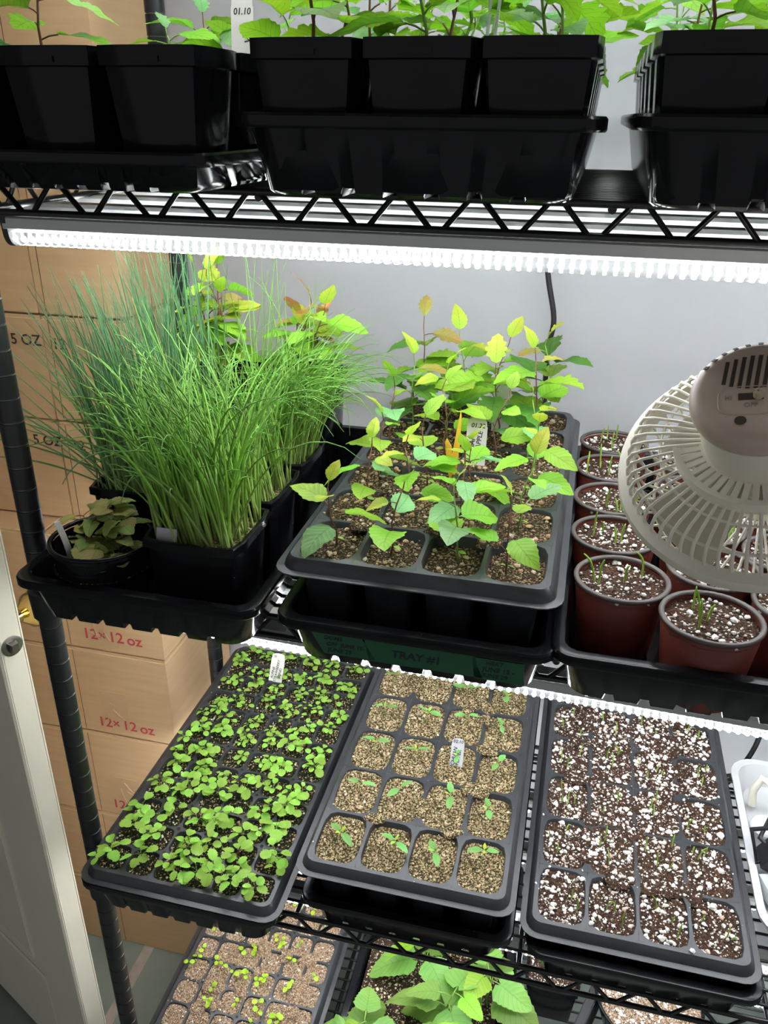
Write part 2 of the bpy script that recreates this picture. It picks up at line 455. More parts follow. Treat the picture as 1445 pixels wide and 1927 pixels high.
# ------------------------------------------------------------------ LED grow lights under each shelf
LX0, LX1 = .03, 1.14
def led_meshes(LX0):
    b = MB()
    pr = [(-.011, -.0005), (.011, -.0005), (.0135, -.004), (.0135, -.013), (.0105, -.0165), (-.0105, -.0165), (-.0135, -.013), (-.0135, -.004)]
    n = len(pr)
    b.add([(x, y, z) for x in (LX0, LX1) for (y, z) in pr],
          [tuple(range(n - 1, -1, -1)), tuple(range(n, 2 * n))] + [(k, (k + 1) % n, n + (k + 1) % n, n + k) for k in range(n)])
    house = b.mesh('housing', ledal, 20)
    b = MB(); b.add([(LX0 + .01, -.0085, -.0167), (LX1 - .01, -.0085, -.0167), (LX1 - .01, .0085, -.0167), (LX0 + .01, .0085, -.0167)], [(3, 2, 1, 0)])
    bd = b.mesh('led_board', stripm)
    b = MB(); m_ = 10; pts = []
    for k in range(m_ + 1):
        t = PI + PI * k / m_
        pts.append((.0118 * math.cos(t), -.0165 + .0135 * math.sin(t)))
    v = [(x, y, z) for x in (LX0 + .004, LX1 - .004) for (y, z) in pts]
    n = len(pts)
    b.add(v, [(k, k + 1, n + k + 1, n + k) for k in range(n - 1)])
    ln = b.mesh('lens', lens, 179)
    b = MB()
    for (x0, x1) in ((LX0 - .002, LX0 + .004), (LX1 - .004, LX1 + .002)):
        v = [(x, y * 1.06, z * 1.03) for x in (x0, x1) for (y, z) in ([(-.0135, -.002)] + pts + [(.0135, -.002)])]
        n2 = len(v) // 2
        b.add(v, [tuple(range(n2)), tuple(range(2 * n2 - 1, n2 - 1, -1))] + [(k, (k + 1) % n2, n2 + (k + 1) % n2, n2 + k) for k in range(n2)])
    return house, ln, b.mesh('end_cap', ledcap, 40), bd
SETS = {True: led_meshes(LX0), False: led_meshes(-.035)}
b = MB(); b.lathe([(.0003, -.0030), (.0018, -.0023), (.0026, 0), (.0018, .0022), (.0003, .0029)], 8); chip_me = b.mesh('led_chip', chipm, 179)
wn = {Z0: 'above the top visible trays', Z1: 'under the upper shelf', Z2: 'under the middle shelf', Z3: 'under the lower shelf'}
rows = (('front', .016), ('second', .115), ('third', .215), ('rear', .32))
for zk in (Z0, Z1, Z2, Z3):
    for (rn, yy) in rows:
        dz = zk - .0305
        if zk == Z3 and rn == 'front': yy = .065
        if zk == Z2 and rn == 'front': dz = zk - .0165
        t = thing('grow_light', f'long LED grow light bar {wn[zk]}, {rn} row', 'grow light', (0, yy, dz), 0, 'LED grow light bars')
        if zk == Z2 and rn == 'front': t.rotation_euler = (0, .030, 0)
        hm, lm, em, bdm = SETS[rn == 'front']
        ob('housing', hm, t); ln = ob('lens', lm, t); ob('end_cap', em, t); ob('led_board', bdm, t)
        if rn == 'front' and zk in (Z1, Z2):
            x = .0088 * 4.5
            while x < .82:
                ob('led_chip', chip_me, ln, loc=(x, -.0105, -.0225)); x += .0088

# ------------------------------------------------------------------ cardboard boxes
def box(x0, x1, y0, y1, z0, z1, label, texts=(), tape=True, crinkle=False):
    t = thing('cardboard_box', label, 'box', ((x0 + x1) / 2, (y0 + y1) / 2, z0), 0, 'stacked cardboard boxes')
    hx, hy, h = (x1 - x0) / 2, (y1 - y0) / 2, z1 - z0
    b = MB(); b.bbox(-hx, hx, -hy, hy, 0, h - .004, .0022); ob('body', b.mesh('body', cardm, 30), t)
    b = MB(); b.bbox(-hx + .0015, hx - .0015, -hy + .001, -.001, h - .0045, h - .0005, .0008); ob('flap', b.mesh('flap', cardm, 30), t)
    b = MB(); b.bbox(-hx + .0015, hx - .0015, .001, hy - .001, h - .0045, h - .0005, .0008); ob('flap', b.mesh('flap', cardm, 30), t)
    for (xx) in (-hx + .012,):
        b = MB(); b.box(-.0005, .0005, -.0004, .0002, 0.004, h - .006); ob('glue_seam', b.mesh('glue_seam', cardedge), t, loc=(xx, -hy, 0))
    for (s, px, pz, size, m) in texts:
        o = ob('lettering', text_mesh(s, size, m), t, basis((1, 0, 0), (0, 0, 1), (px - (x0 + x1) / 2, -hy - .0010, pz - z0)))
    if crinkle:
        cx = -.18 - (x0 + x1) / 2
        b = MB(); b.box(cx - .03, cx + .025, -hy - .0006, -hy, .012, .10); ob('tape_patch', b.mesh('tape_patch', tapem), t)
        b = MB()
        for k in range(5):
            a = R.uniform(-1.3, 1.3); l = R.uniform(.008, .02); px, pz = cx + R.uniform(-.02, .02), R.uniform(.03, .085)
            b.tube([(px - l * math.sin(a), -hy - .001, pz - l * math.cos(a)), (px, -hy - .0022, pz), (px + l * math.sin(a), -hy - .001, pz + l * math.cos(a))], .0008, 5)
        ob('tape_crease', b.mesh('tape_crease', cleartape, 60), t)
    return t
BY = .40
XR, XS = -.094, -.238
TB = WALLY - .015
g = .0012
sz5 = .024
# back wall of boxes: upper rows
for (xa, xb, nm) in ((XS + g, XR, 'right'), (-.52, XS - g, 'left')):
    box(xa, xb, BY, TB, -.288, -.02, f'plain cardboard box of the third row down, {nm} stack behind the left posts')
    box(xa + (.0 if nm == 'right' else 0), xb, BY + .006, TB, -.018, .34, f'tall plain cardboard box on top of the {nm} stack')
box(XS + g, XR - .004, BY, TB, -.459, -.290, 'cardboard box printed 12 beside the upper 5 OZ box', [('12', -.211, -.333, sz5, blkink)])
box(-.52, XS - g, BY, TB, -.459, -.290, 'cardboard box printed 5 OZ, upper of the two', [('5 OZ', -.269, -.330, sz5, blkink)])
box(XS + g, XR - .002, BY, TB, -.638, -.461, 'cardboard box printed 12 beside the lower 5 OZ box', [('12', -.205, -.500, sz5, blkink)])
box(-.52, XS - g, BY, TB, -.638, -.461, 'cardboard box printed 5 OZ, lower of the two', [('5 OZ', -.262, -.497, sz5, blkink)])
# lower rows stand a little further forward
LY = .35
rows3 = [(-.868, -.640, -.835), (-1.058, -.870, -1.031), (-1.265, -1.060, -1.236), (-1.455, -1.267, -1.42), (FLOOR, -1.457, -1.6)]
for k, (za, zb, zt) in enumerate(rows3):
    nm = ['uppermost', 'second', 'third', 'fourth', 'bottom'][k]
    box(-.262, -.068, LY, TB - .002, za, zb, f'cardboard box printed 12 x 12 oz in red, {nm} of its stack', [('12', -.207, zt, .030, redink), ('×', -.184, zt, .028, redink), ('12', -.157, zt, .030, redink), ('oz', -.122, zt - .001, .030, redink)] if k < 3 else [], crinkle=k in (0, 1, 2))
    box(-.50, -.265, LY - .006, TB - .002, za, zb, f'plain cardboard box beside the red printed stack, {nm} of its stack')

# ------------------------------------------------------------------ open door with latch and brass knob
da = math.atan2(.40, -.91)
drn = thing('open_door', 'white panelled door standing open, its lit edge with a round latch toward the rack', 'door', (-.13, .05, FLOOR))
dx = Vector((math.cos(da), math.sin(da), 0))          # along the door, away from the latch edge
dn = Vector((.40, .91, 0)).normalized()               # through the thickness
DM = basis(dx, (0, 0, 1), (0, 0, .012))               # local x: along, y: up, z: x cross y
if DM.col[2].to_3d().dot(dn) < 0: sgn = -1
else: sgn = 1
def dpt(a, h, tt): return dx * a + Vector((0, 0, .012 + h)) + dn * tt
TH, DH, DW = .038, 2.03, .80
def dbox(a0, a1, h0, h1, t0, t1, name, m, parent, bev=.0015):
    v = []
    for (tt, i) in ((t0, bev), (t0 + bev, 0), (t1 - bev, 0), (t1, bev)):
        v += [dpt(a0 + i, h0 + i, tt), dpt(a1 - i, h0 + i, tt), dpt(a1 - i, h1 - i, tt), dpt(a0 + i, h1 - i, tt)]
    f = [(3, 2, 1, 0), (12, 13, 14, 15)]
    for k in range(3):
        for j in range(4): f.append((4 * k + j, 4 * k + (j + 1) % 4, 4 * k + 4 + (j + 1) % 4, 4 * k + 4 + j))
    return ob(name, mk(name, v, f, m, 30), parent)
slab = dbox(0, DW, 0, DH, 0.004, TH - .004, 'slab', doorm, drn)
for t0, t1 in ((0, .006), (TH - .006, TH)):
    for (a0, a1) in ((0, .115), (DW - .115, DW), (.35, .45)): dbox(a0, a1, 0, DH, t0, t1, 'stile', doorm, drn, .003)
    for (h0, h1) in ((0, .22), (.86, .98), (1.55, 1.65), (DH - .11, DH)):
        for (a0, a1) in ((.112, .353), (.447, DW - .112)): dbox(a0, a1, h0, h1, t0, t1, 'rail', doorm, drn, .003)
    for (h0, h1) in ((.25, .83), (1.01, 1.52), (1.68, DH - .14)):
        for (a0, a1) in ((.145, .32), (.48, DW - .145)): dbox(a0, a1, h0, h1, t0 + (.001 if t0 == 0 else 0), t1 - (0 if t0 == 0 else .001), 'panel', doorm, drn, .005)
lz = -.654 - FLOOR
c0 = -dx * 0.0 + dn * TH / 2 + Vector((0, 0, lz))
lat = ob('latch', None, drn)
b = MB(); b.lathe([(.0150, 0), (.0150, .001), (.0125, .0018), (.0085, .0016), (.0085, .0002)], 28); b.disc(.0085, .0003, 28)
ob('faceplate', b.mesh('faceplate', steelm, 40), lat, basis((0, 0, 1), dn * 1.0, c0))
b = MB()
v = [(-.0068, -.0065, 0), (.0068, -.0065, 0), (.0068, .0065, 0), (-.0068, .0065, 0), (-.0068, -.0055, .012), (.0068, -.0055, .012), (.0062, .0045, .0095), (-.0062, .0045, .0095)]
b.add(v, [(3, 2, 1, 0), (4, 5, 6, 7), (0, 1, 5, 4), (1, 2, 6, 5), (2, 3, 7, 6), (3, 0, 4, 7)])
bo = ob('latch_bolt', b.mesh('latch_bolt', mat('bolt_steel', (.22, .2, .2), .3, .9)), lat, basis((0, 0, 1), dn, c0))
for o in (lat.children[0], lat.children[1]):
    mz = o.matrix_basis.col[2].to_3d()
    if mz.dot(-dx) < 0:
        o.matrix_basis = basis((0, 0, -1), dn, c0)
b = MB(); b.lathe([(.031, 0), (.031, .003), (.024, .008), (.012, .012), (.010, .028), (.016, .034), (.025, .042), (.0275, .052), (.025, .061), (.016, .067), (.0005, .068)], 32)
knob_me = b.mesh('knob', brassm, 40)
kc = dx * .06 + dn * (TH + .0002) + Vector((0, 0, lz))
ob('knob', knob_me, drn, basis((0, 0, 1), dn.cross(Vector((0, 0, 1))), kc))
if drn.children[-1].matrix_basis.col[2].to_3d().dot(dn) < 0:
    drn.children[-1].matrix_basis = basis((0, 0, -1), dn.cross(Vector((0, 0, 1))), kc)

# ------------------------------------------------------------------ trays and cell inserts
def rr(hw, hl, r, ts, na=5):
    """rounded rectangle loop, front half then mirrored back half"""
    F = []
    for k in range(na + 1):
        a = PI + .5 * PI * k / na
        F.append((-(hw - r) + r * math.cos(a), -(hl - r) + r * math.sin(a)))
    for q in ts: F.append((q * (hw - r), -hl))
    for k in range(na + 1):
        a = 1.5 * PI + .5 * PI * k / na
        F.append(((hw - r) + r * math.cos(a), -(hl - r) + r * math.sin(a)))
    return F + [(x, -y) for (x, y) in reversed(F)]

def loft(b, loops, cap0=True, cap1=True):
    n = len(loops[0]); h = n // 2
    v = [p for L in loops for p in L]; f = []
    for i in range(len(loops) - 1):
        for k in range(n): f.append((i * n + k, i * n + (k + 1) % n, (i + 1) * n + (k + 1) % n, (i + 1) * n + k))
    for (c, o, fl) in ((cap0, 0, 0), (cap1, (len(loops) - 1) * n, 1)):
        if c:
            for i in range(h - 1):
                q = (o + i, o + i + 1, o + n - 2 - i, o + n - 1 - i)
                f.append(q if fl else q[::-1])
    b.add(v, f)

TRAYS = {}
def tray_mesh(W, L, H, nn=6, nh=.006, taper=.018, rim=.013):
    key = (W, L, H, nn)
    if key in TRAYS: return TRAYS[key]
    ts = []; zz = []
    for k in range(nn):
        c = -1 + 2 * (k + .5) / nn; wd = .30 / nn; s = .06 / nn
        for (q, z) in ((c - wd - s, 0), (c - wd + s, nh), (c + wd - s, nh), (c + wd + s, 0)): ts.append(q); zz.append(z)
    na = 5
    zf = [0] * (na + 1) + zz + [0] * (na + 1); zf = zf + zf[::-1]
    def lp(hw, hl, r, z, usez=0): return [(x, y, z + (zf[i] if usez else 0)) for i, (x, y) in enumerate(rr(hw, hl, r, ts, na))]
    hw, hl = W / 2, L / 2; hb, lb = hw - rim - taper * .35, hl - rim - taper * .35
    b = MB()
    loft(b, [lp(hb - .003, lb - .003, .02, 0, 1), lp(hb, lb, .022, .0025, 1), lp(hw - rim + .003, hl - rim + .003, .024, H - .011),
             lp(hw - .001, hl - .001, .022, H - .0105), lp(hw, hl, .022, H - .009), lp(hw, hl, .022, H - .0022), lp(hw - .0015, hl - .0015, .021, H - .0004), lp(hw - .004, hl - .004, .020, H),
             lp(hw - rim + .001, hl - rim + .001, .016, H - .0004), lp(hw - rim - .001, hl - rim - .001, .015, H - .003),
             lp(hb - .002, lb - .002, .02, .005, 1), lp(hb - .004, lb - .004, .019, .0028, 1)])
    me = b.mesh('tray', black, 38)
    TRAYS[key] = me
    return me

def tray(cx, yfront, z, label, W=.272, L=.54, H=.056, nn=6):
    o = ob('growing_tray', tray_mesh(W, L, H, nn), loc=(cx, yfront + L / 2, z))
    return tag(o, label, 'tray', 'black growing trays')

def sq(cx, cy, hx, hy, z, n=20, e=5.0):
    out = []
    for k in range(n):
        a = 2 * PI * k / n + (PI / n if n % 8 else 0.)
        c, s = math.cos(a), math.sin(a)
        d = (abs(c) ** e + abs(s) ** e) ** (-1 / e)
        out.append((cx + hx * c * d, cy + hy * s * d, z))
    return out

def insert_mesh(nx, ny, W, L, depth, skirt=.013, gap=.0065, e=4.6, n=24):
    b = MB(); hw, hl = W / 2, L / 2
    lp = lambda a, c, r, z: [(x, y, z) for (x, y) in rr(a, c, r, [], 4)]
    m_ = .017
    loft(b, [lp(hw, hl, .022, -.0012), lp(hw, hl, .022, 0), lp(hw - .007, hl - .007, .018, .0006), lp(hw - .009, hl - .009, .016, skirt * .5), lp(hw - .0115, hl - .0115, .014, skirt - .002), lp(hw - .0135, hl - .0135, .012, skirt),
             lp(hw - m_, hl - m_, .0008, skirt)], cap0=False, cap1=False)
    px, py = (W - 2 * m_) / nx, (L - 2 * m_) / ny
    cells = []
    for j in range(ny):
        for i in range(nx):
            cx, cy = -hw + m_ + px * (i + .5), -hl + m_ + py * (j + .5)
            hx, hy = px / 2 - gap / 2, py / 2 - gap / 2
            outer = sq(cx, cy, px / 2, py / 2, skirt, n, 200.)
            L0 = sq(cx, cy, hx, hy, skirt, n, e); L1 = sq(cx, cy, hx - .0008, hy - .0008, skirt - .0015, n, e)
            L2 = sq(cx, cy, hx * .72, hy * .72, skirt - depth, n, e)
            k = len(b.v); v = outer + L0 + L1 + L2; f = []
            for q in range(3):
                for r_ in range(n): f.append((q * n + r_, q * n + (r_ + 1) % n, (q + 1) * n + (r_ + 1) % n, (q + 1) * n + r_))
            f.append(tuple(3 * n + r_ for r_ in range(n)))
            b.add(v, f); cells.append((cx, cy, hx, hy))
    me = b.mesh('cell_insert', insertm, 40)
    return me, cells

def soil_disc(hx, hy, m, seed, amp=.0018, n=28, rings=7, e=4.6, dome=.0):
    v = [(0, 0, amp * noise.noise(Vector((seed, 0, 0))) + dome)]; f = []
    for r_ in range(1, rings + 1):
        t = r_ / rings
        for (x, y, z) in sq(0, 0, hx * t, hy * t, 0, n, 2 + (e - 2) * t):
            v.append((x, y, dome * (1 - t * t) + amp * (noise.noise(Vector((x * 140 + seed, y * 140, seed))) + .6 * noise.noise(Vector((x * 420, y * 420 + seed, 3.))))))
    for k in range(n): f.append((0, 1 + k, 1 + (k + 1) % n))
    for r_ in range(rings - 1):
        for k in range(n): f.append((1 + r_ * n + k, 1 + (r_ + 1) * n + k, 1 + (r_ + 1) * n + (k + 1) % n, 1 + r_ * n + (k + 1) % n))
    return mk('soil', v, f, m, 179)

ICO_V = []; PHI = (1 + 5 ** .5) / 2
for s1 in (-1, 1):
    for s2 in (-PHI, PHI): ICO_V += [(0, s1, s2), (s1, s2, 0), (s2, 0, s1)]
ICO_V = [Vector(q).normalized() for q in ICO_V]
ICO_F = []
for i in range(12):
    for j in range(i + 1, 12):
        for k in range(j + 1, 12):
            if all((ICO_V[a] - ICO_V[c]).length < 1.1 for a, c in ((i, j), (j, k), (i, k))):
                nrm = (ICO_V[j] - ICO_V[i]).cross(ICO_V[k] - ICO_V[i])
                ICO_F.append((i, j, k) if nrm.dot(ICO_V[i]) > 0 else (i, k, j))
def chunk(b, p, r):
    sx, sy, sz = r * R.uniform(.7, 1.3), r * R.uniform(.7, 1.3), r * R.uniform(.55, .95)
    a = R.uniform(0, PI); c, s = math.cos(a), math.sin(a)
    vv = []
    for q in ICO_V:
        j = R.uniform(.78, 1.15); x, y = q.x * sx * j, q.y * sy * j
        vv.append((p[0] + x * c - y * s, p[1] + x * s + y * c, p[2] + q.z * sz * j))
    b.add(vv, ICO_F)

def chunk_r(lo, hi): return lo + (hi - lo) * R.random() ** 3

def cell_tray(name, nx, ny, W, L, depth, cx, yfront, zf, label, soilm, sdepth, gm, ngrit, gr, gm2=None, n2=0, gr2=(.001, .002), spill=0, skirt=.013, gap=.0065, holes=False, yaw=0., patches=0, vary=None, dens=None):
    t = thing(name, label, 'seed tray', (cx, yfront + L / 2, zf), yaw, 'cell inserts filled with soil')
    me, cells = insert_mesh(nx, ny, W, L, depth, skirt, gap)
    ob('insert', me, t)
    hx, hy = cells[0][2], cells[0][3]
    sms = [soil_disc(hx + .0002, hy + .0002, soilm, 3.7 * k) for k in range(3)]
    gb = MB(); g2 = MB(); sd = []
    for k, (x, y, _, _) in enumerate(cells):
        d = sdepth * R.uniform(.6, 1.3)
        if vary: d = vary(k % nx, k // nx, d)
        sd.append(d)
        o = ob('soil', sms[k % 3], t, Matrix.Translation((x, y, skirt - d)) @ Matrix.Rotation(PI * R.randint(0, 1), 4, 'Z'))
        for (bb, nn_, g_) in ((gb, ngrit, gr), (g2, n2, gr2)):
            for q in range(int(nn_ * R.uniform(.8, 1.2) * (dens(k % nx, k // nx) if dens else 1.))):
                a = sq(0, 0, hx * .94, hy * .94, 0, 64, 5)[R.randint(0, 63)]; s = R.random() ** .5
                r_ = chunk_r(*g_)
                chunk(bb, (x + a[0] * s, y + a[1] * s, skirt - d + r_ * .3 + R.uniform(-.0003, .0008)), r_)
    for q in range(spill):
        r_ = chunk_r(*gr)
        chunk(gb, (R.uniform(-W / 2 + .014, W / 2 - .014), R.uniform(-L / 2 + .014, L / 2 - .014), skirt + r_ * .3), r_)
    if patches:
        px, py = (W - .034) / nx, (L - .034) / ny
        pms = [soil_disc(*q_, soilm, 9.1 * k, .0008, 18, 5, 2.2) for k, q_ in enumerate(((.010, .014), (.016, .011), (.013, .018), (.019, .012)))]
        for q_, me_ in enumerate(pms):
            for k, vv in enumerate(me_.vertices):
                ring_ = (k - 1) // 18 if k else -1; an = math.atan2(vv.co.y, vv.co.x)
                w_ = 1 + .4 * noise.noise(Vector((math.cos(an) * 1.7, math.sin(an) * 1.7, q_ * 3.3)))
                vv.co.x *= w_; vv.co.y *= w_
                vv.co.z += .0017 - (.0030 if ring_ == 4 else 0.)
        for q in range(patches):
            if R.random() < .5: x, y = -W / 2 + .017 + px * R.randint(1, nx - 1), R.uniform(-L / 2 + .09, L / 2 - .04)
            else: x, y = R.uniform(-W / 2 + .04, W / 2 - .05), -L / 2 + .017 + py * R.randint(1, ny - 1)
            sx, sy = .012, .012
            ob('spilled_soil', pms[q % 4], t, Matrix.Translation((x, y, skirt)) @ Matrix.Rotation(R.uniform(0, 6), 4, 'Z'))
            for k in range(10):
                r_ = chunk_r(*gr); chunk(gb, (x + R.uniform(-.7, .7) * sx, y + R.uniform(-.7, .7) * sy, skirt + .0012 + r_ * .3), r_)
    if gb.v:
        o = ob('grit', gb.mesh('grit', gm), t); o['kind'] = 'stuff'
    if g2.v:
        o = ob('pale_grit', g2.mesh('pale_grit', gm2), t); o['kind'] = 'stuff'
    if holes:
        hb = MB(); px, py = (W - .034) / nx, (L - .034) / ny
        for j in range(1, ny):
            for i in range(1, nx):
                hb.lathe([(.0024, skirt + .0006), (.0019, skirt + .0005), (.0018, skirt - .0)], 10, -W / 2 + .017 + px * i, -L / 2 + .017 + py * j)
                hb.disc(.0018, skirt + .00015, 10, -W / 2 + .017 + px * i, -L / 2 + .017 + py * j)
        o = ob('drain_hole', hb.mesh('drain_hole', mat('hole_dark', (.004, .004, .004), .6)), t); o['kind'] = 'stuff'
    t['cells'] = 0; del t['cells']
    base = Vector((cx, yfront + L / 2, zf + skirt))
    return t, [(base.x + x, base.y + y, base.z - sd[k]) for k, (x, y, _, _) in enumerate(cells)]

# ------------------------------------------------------------------ leaves and plants
def w_apple(v): return .345 * math.sin(PI * v ** .70) ** .80
def w_round(v): return .47 * max(0., 1 - (2 * v - 1.04) ** 2) ** .5 * (1 - .15 * (1 - v))
def w_oval(v): return .25 * math.sin(PI * v ** .85) ** .75
def w_heart(v): return .50 * (min(1., v / .16) ** .5) * (1 - v) ** .62 * (1.0 + .35 * v)
def w_oak(v): return .30 * math.sin(PI * v ** .85) ** .75 * (1 + .17 * math.sin(v * 31))
def w_long(v): return .16 * math.sin(PI * v ** .85) ** .8
LK = {'apple': (w_apple, 14, .022, .25, .12, 1.0), 'round': (w_round, 10, .05, .25, .10, 0.), 'oval': (w_oval, 9, 0., .22, .10, 0.),
      'heart': (w_heart, 16, .02, .35, .10, 1.), 'oak': (w_oak, 22, .03, .30, .16, 1.), 'long': (w_long, 10, .015, .5, .15, 1.)}
LEAVES = {}
def leaf_mesh(kind, m, var):
    key = (kind, m.name, var)
    if key in LEAVES: return LEAVES[key]
    wf, nv, ser, droop, fold, wav = LK[kind]
    rs = random.Random(hash((kind, var)) % 99991 if False else (len(kind) * 131 + var * 17))
    droop *= rs.uniform(.5, 1.5); fold *= rs.uniform(.4, 1.5); twist = rs.uniform(-.35, .35); ph = rs.uniform(0, 6)
    us = (-1, -.6, -.25, 0, .25, .6, 1) if kind != 'round' else (-1, -.5, 0, .5, 1)
    v = []; uv = []; f = []
    for i in range(nv + 1):
        q = i / nv
        wd = max(wf(min(max(q, .004), .996)), .002)
        if ser: wd *= 1 + ser * 2.2 * (1 if i % 2 else -1) * (1 if kind != 'round' or q > .45 else 0)
        for u in us:
            au = abs(u)
            x = u * wd
            y = q
            if kind == 'heart': y = q - .13 * au ** 1.5 * (1 - q) ** 3 - .0
            z = -droop * q * q + fold * au * wd * 2 * (1 - .4 * q) + wav * .022 * au * math.sin(q * 15 + ph + (2 if u > 0 else 0)) * (1 - q * .3)
            a = twist * q
            v.append((x * math.cos(a) - z * math.sin(a) * 0 - z * math.sin(a), y, z * math.cos(a) + x * math.sin(a)))
            uv.append((.5 + .5 * u, q))
    n = len(us)
    for i in range(nv):
        for k in range(n - 1): f.append((i * n + k, i * n + k + 1, (i + 1) * n + k + 1, (i + 1) * n + k))
    me = mk('leaf', v, f, m, 179, uv)
    LEAVES[key] = me
    return me

def leaf_m(pos, az, el, size, roll=0., wide=1.):
    return Matrix.Translation(pos) @ Matrix.Rotation(az, 4, 'Z') @ Matrix.Rotation(el, 4, 'X') @ Matrix.Rotation(roll, 4, 'Y') @ Matrix.Diagonal((size * wide, size, size, 1))

ORD = ['first', 'second', 'third', 'fourth', 'fifth', 'sixth', 'seventh', 'eighth', 'ninth', 'tenth', 'eleventh', 'twelfth']
def cellname(i, j, nx): return f'{ORD[j]} row from the front, ' + ('leftmost' if i == 0 else 'rightmost' if i == nx - 1 else ORD[i] + ' from left')
def plant(name, label, cat, group, base, pts, leaves, stemm, r0, r1=None, petm=None):
    """pts: stem points relative to base; leaves: (t, az, el, size, kind, mat, petiole)"""
    t = thing(name, label, cat, base, 0, group)
    b = MB(); n = len(pts)
    b.tube(pts, [r0 + ((r1 or r0 * .55) - r0) * i / (n - 1) for i in range(n)], 5)
    PV = [Vector(p) for p in pts]
    lv = []
    for (tt, az, el, size, kind, m, pet) in leaves:
        x = tt * (n - 1); i = min(int(x), n - 2); p = PV[i].lerp(PV[i + 1], x - i)
        d = Vector((-math.sin(az) * math.cos(el + .3), math.cos(az) * math.cos(el + .3), math.sin(el + .3)))
        q = p + d * pet
        if pet > .0015: b.tube([p, p + d * pet * .5 + Vector((0, 0, pet * .06)), q], r0 * .5, 4)
        lv.append((kind, m, leaf_m(q, az, el, size, R.uniform(-.35, .35), R.uniform(.88, 1.12))))
    st = ob('stem', b.mesh('stem', stemm, 179), t)
    for (kind, m, mw) in lv: ob('leaf', leaf_mesh(kind, m, R.randint(0, 4)), t, mw)
    return t

def stem_pts(h, lean=.1, n=5, az=None):
    az = R.uniform(0, 2 * PI) if az is None else az
    k = R.uniform(.2, 1.) * lean
    wob = R.uniform(-.06, .06)
    return [(h * (k * (i / (n - 1)) ** 1.5 * math.cos(az) + wob * math.sin(i * 2.)), h * (k * (i / (n - 1)) ** 1.5 * math.sin(az) + wob * .6 * math.cos(i * 1.7) * (i > 0)), h * i / (n - 1) - (.004 if i == 0 else 0)) for i in range(n)]

# ------------------------------------------------------------------ TOP SHELF: deep 18-pot inserts in trays
def deep_insert(cx, yfront, z0, ztop, label, nx=3, ny=6, W=.252, L=.515):
    t = thing('deep_pot_insert', label, 'pot insert', (cx, yfront + L / 2, z0), 0, 'deep black pot inserts')
    H = ztop - z0; px, py = W / nx, L / ny
    b = MB(); n = 20
    def ring(hx, hy, z, e=7.): return sq(0, 0, hx, hy, z, n, e)
    lo = [ring(px * .34, py * .34, 0), ring(px * .36, py * .36, .003), ring(px * .455, py * .455, H - .014), ring(px * .497, py * .497, H - .013), ring(px * .497, py * .497, H), ring(px * .46, py * .46, H), ring(px * .44, py * .44, H - .02)]
    v = [p for q in lo for p in q]; f = [tuple(range(n - 1, -1, -1))]
    for i in range(len(lo) - 1):
        for k in range(n): f.append((i * n + k, i * n + (k + 1) % n, (i + 1) * n + (k + 1) % n, (i + 1) * n + k))
    pot = mk('pot', v, f, blackpot, 40)
    soil = soil_disc(px * .445, py * .445, soilA, 5., n=20, rings=4, e=7.)
    tab = MB(); tab.box(-.012, .012, -.0012, .0012, -.010, -.006); tabm = tab.mesh('tab', blackpot)
    out = []
    for j in range(ny):
        for i in range(nx):
            x, y = -W / 2 + px * (i + .5), -L / 2 + py * (j + .5)
            p = ob('pot', pot, t, loc=(x, y, 0)); ob('soil', soil, p, loc=(0, 0, H - .018))
            if j == 0: ob('tab', tabm, p, loc=(0, -py * .5, H - .001))
            out.append((cx + x, yfront + L / 2 + y, ztop - .017))
    return t, out

tray(.152, -.10, Z1, 'shallow black tray at the left end of the upper shelf', H=.030, nn=9)
tray(.436, -.08, Z1, 'deep black tray in the middle of the upper shelf', W=.276, H=.058, nn=6)
tray(.727, -.085, Z1, 'deep black tray at the right of the upper shelf', W=.276, H=.060, nn=6)
_, cL = deep_insert(.163, -.098, Z1 + .004, .036, 'black deep pot insert at the upper left, in the shallow tray')
_, cM = deep_insert(.440, -.076, Z1 + .004, .0415, 'black deep pot insert in the middle of the upper shelf')
_, cR = deep_insert(.7235, -.078, Z1 + .004, .0435, 'black deep pot insert at the right of the upper shelf')
def top_plant(p, label, group, h):
    lv = []; a = R.uniform(0, 6.28)
    nl = R.randint(6, 8)
    for k in range(nl):
        tt = .25 + .75 * k / (nl - 1); a += 2.4 + R.uniform(-.4, .4)
        lv.append((tt, a, R.uniform(-.25, .45) if k < nl - 1 else .9, R.uniform(.040, .064) * (1 if k < nl - 1 else .6), 'oak' if R.random() < .6 else 'apple', R.choice([L_top, L_top, L_oak, L_oak, L_appleb]), R.uniform(.008, .018)))
    plant('tree_seedling', label, 'seedling', group, p, stem_pts(h, .12), lv, R.choice([stemG, stemR]), .0015)
for (cells, nm, hh, skip) in ((cL, 'left', (.05, .085), .45), (cM, 'middle', (.08, .13), .05), (cR, 'right', (.07, .115), .1)):
    for k, p in enumerate(cells):
        if R.random() < skip or p[0] > .80: continue
        if nm == 'left' and k // 3 == 0: continue
        top_plant((p[0] + R.uniform(-.008, .008), p[1] + R.uniform(-.01, .01), p[2]), f'lobed green tree seedling, upper {nm} deep pots, {cellname(k % 3, k // 3, 3)}', f'tree seedlings in the upper {nm} pots', R.uniform(*hh))

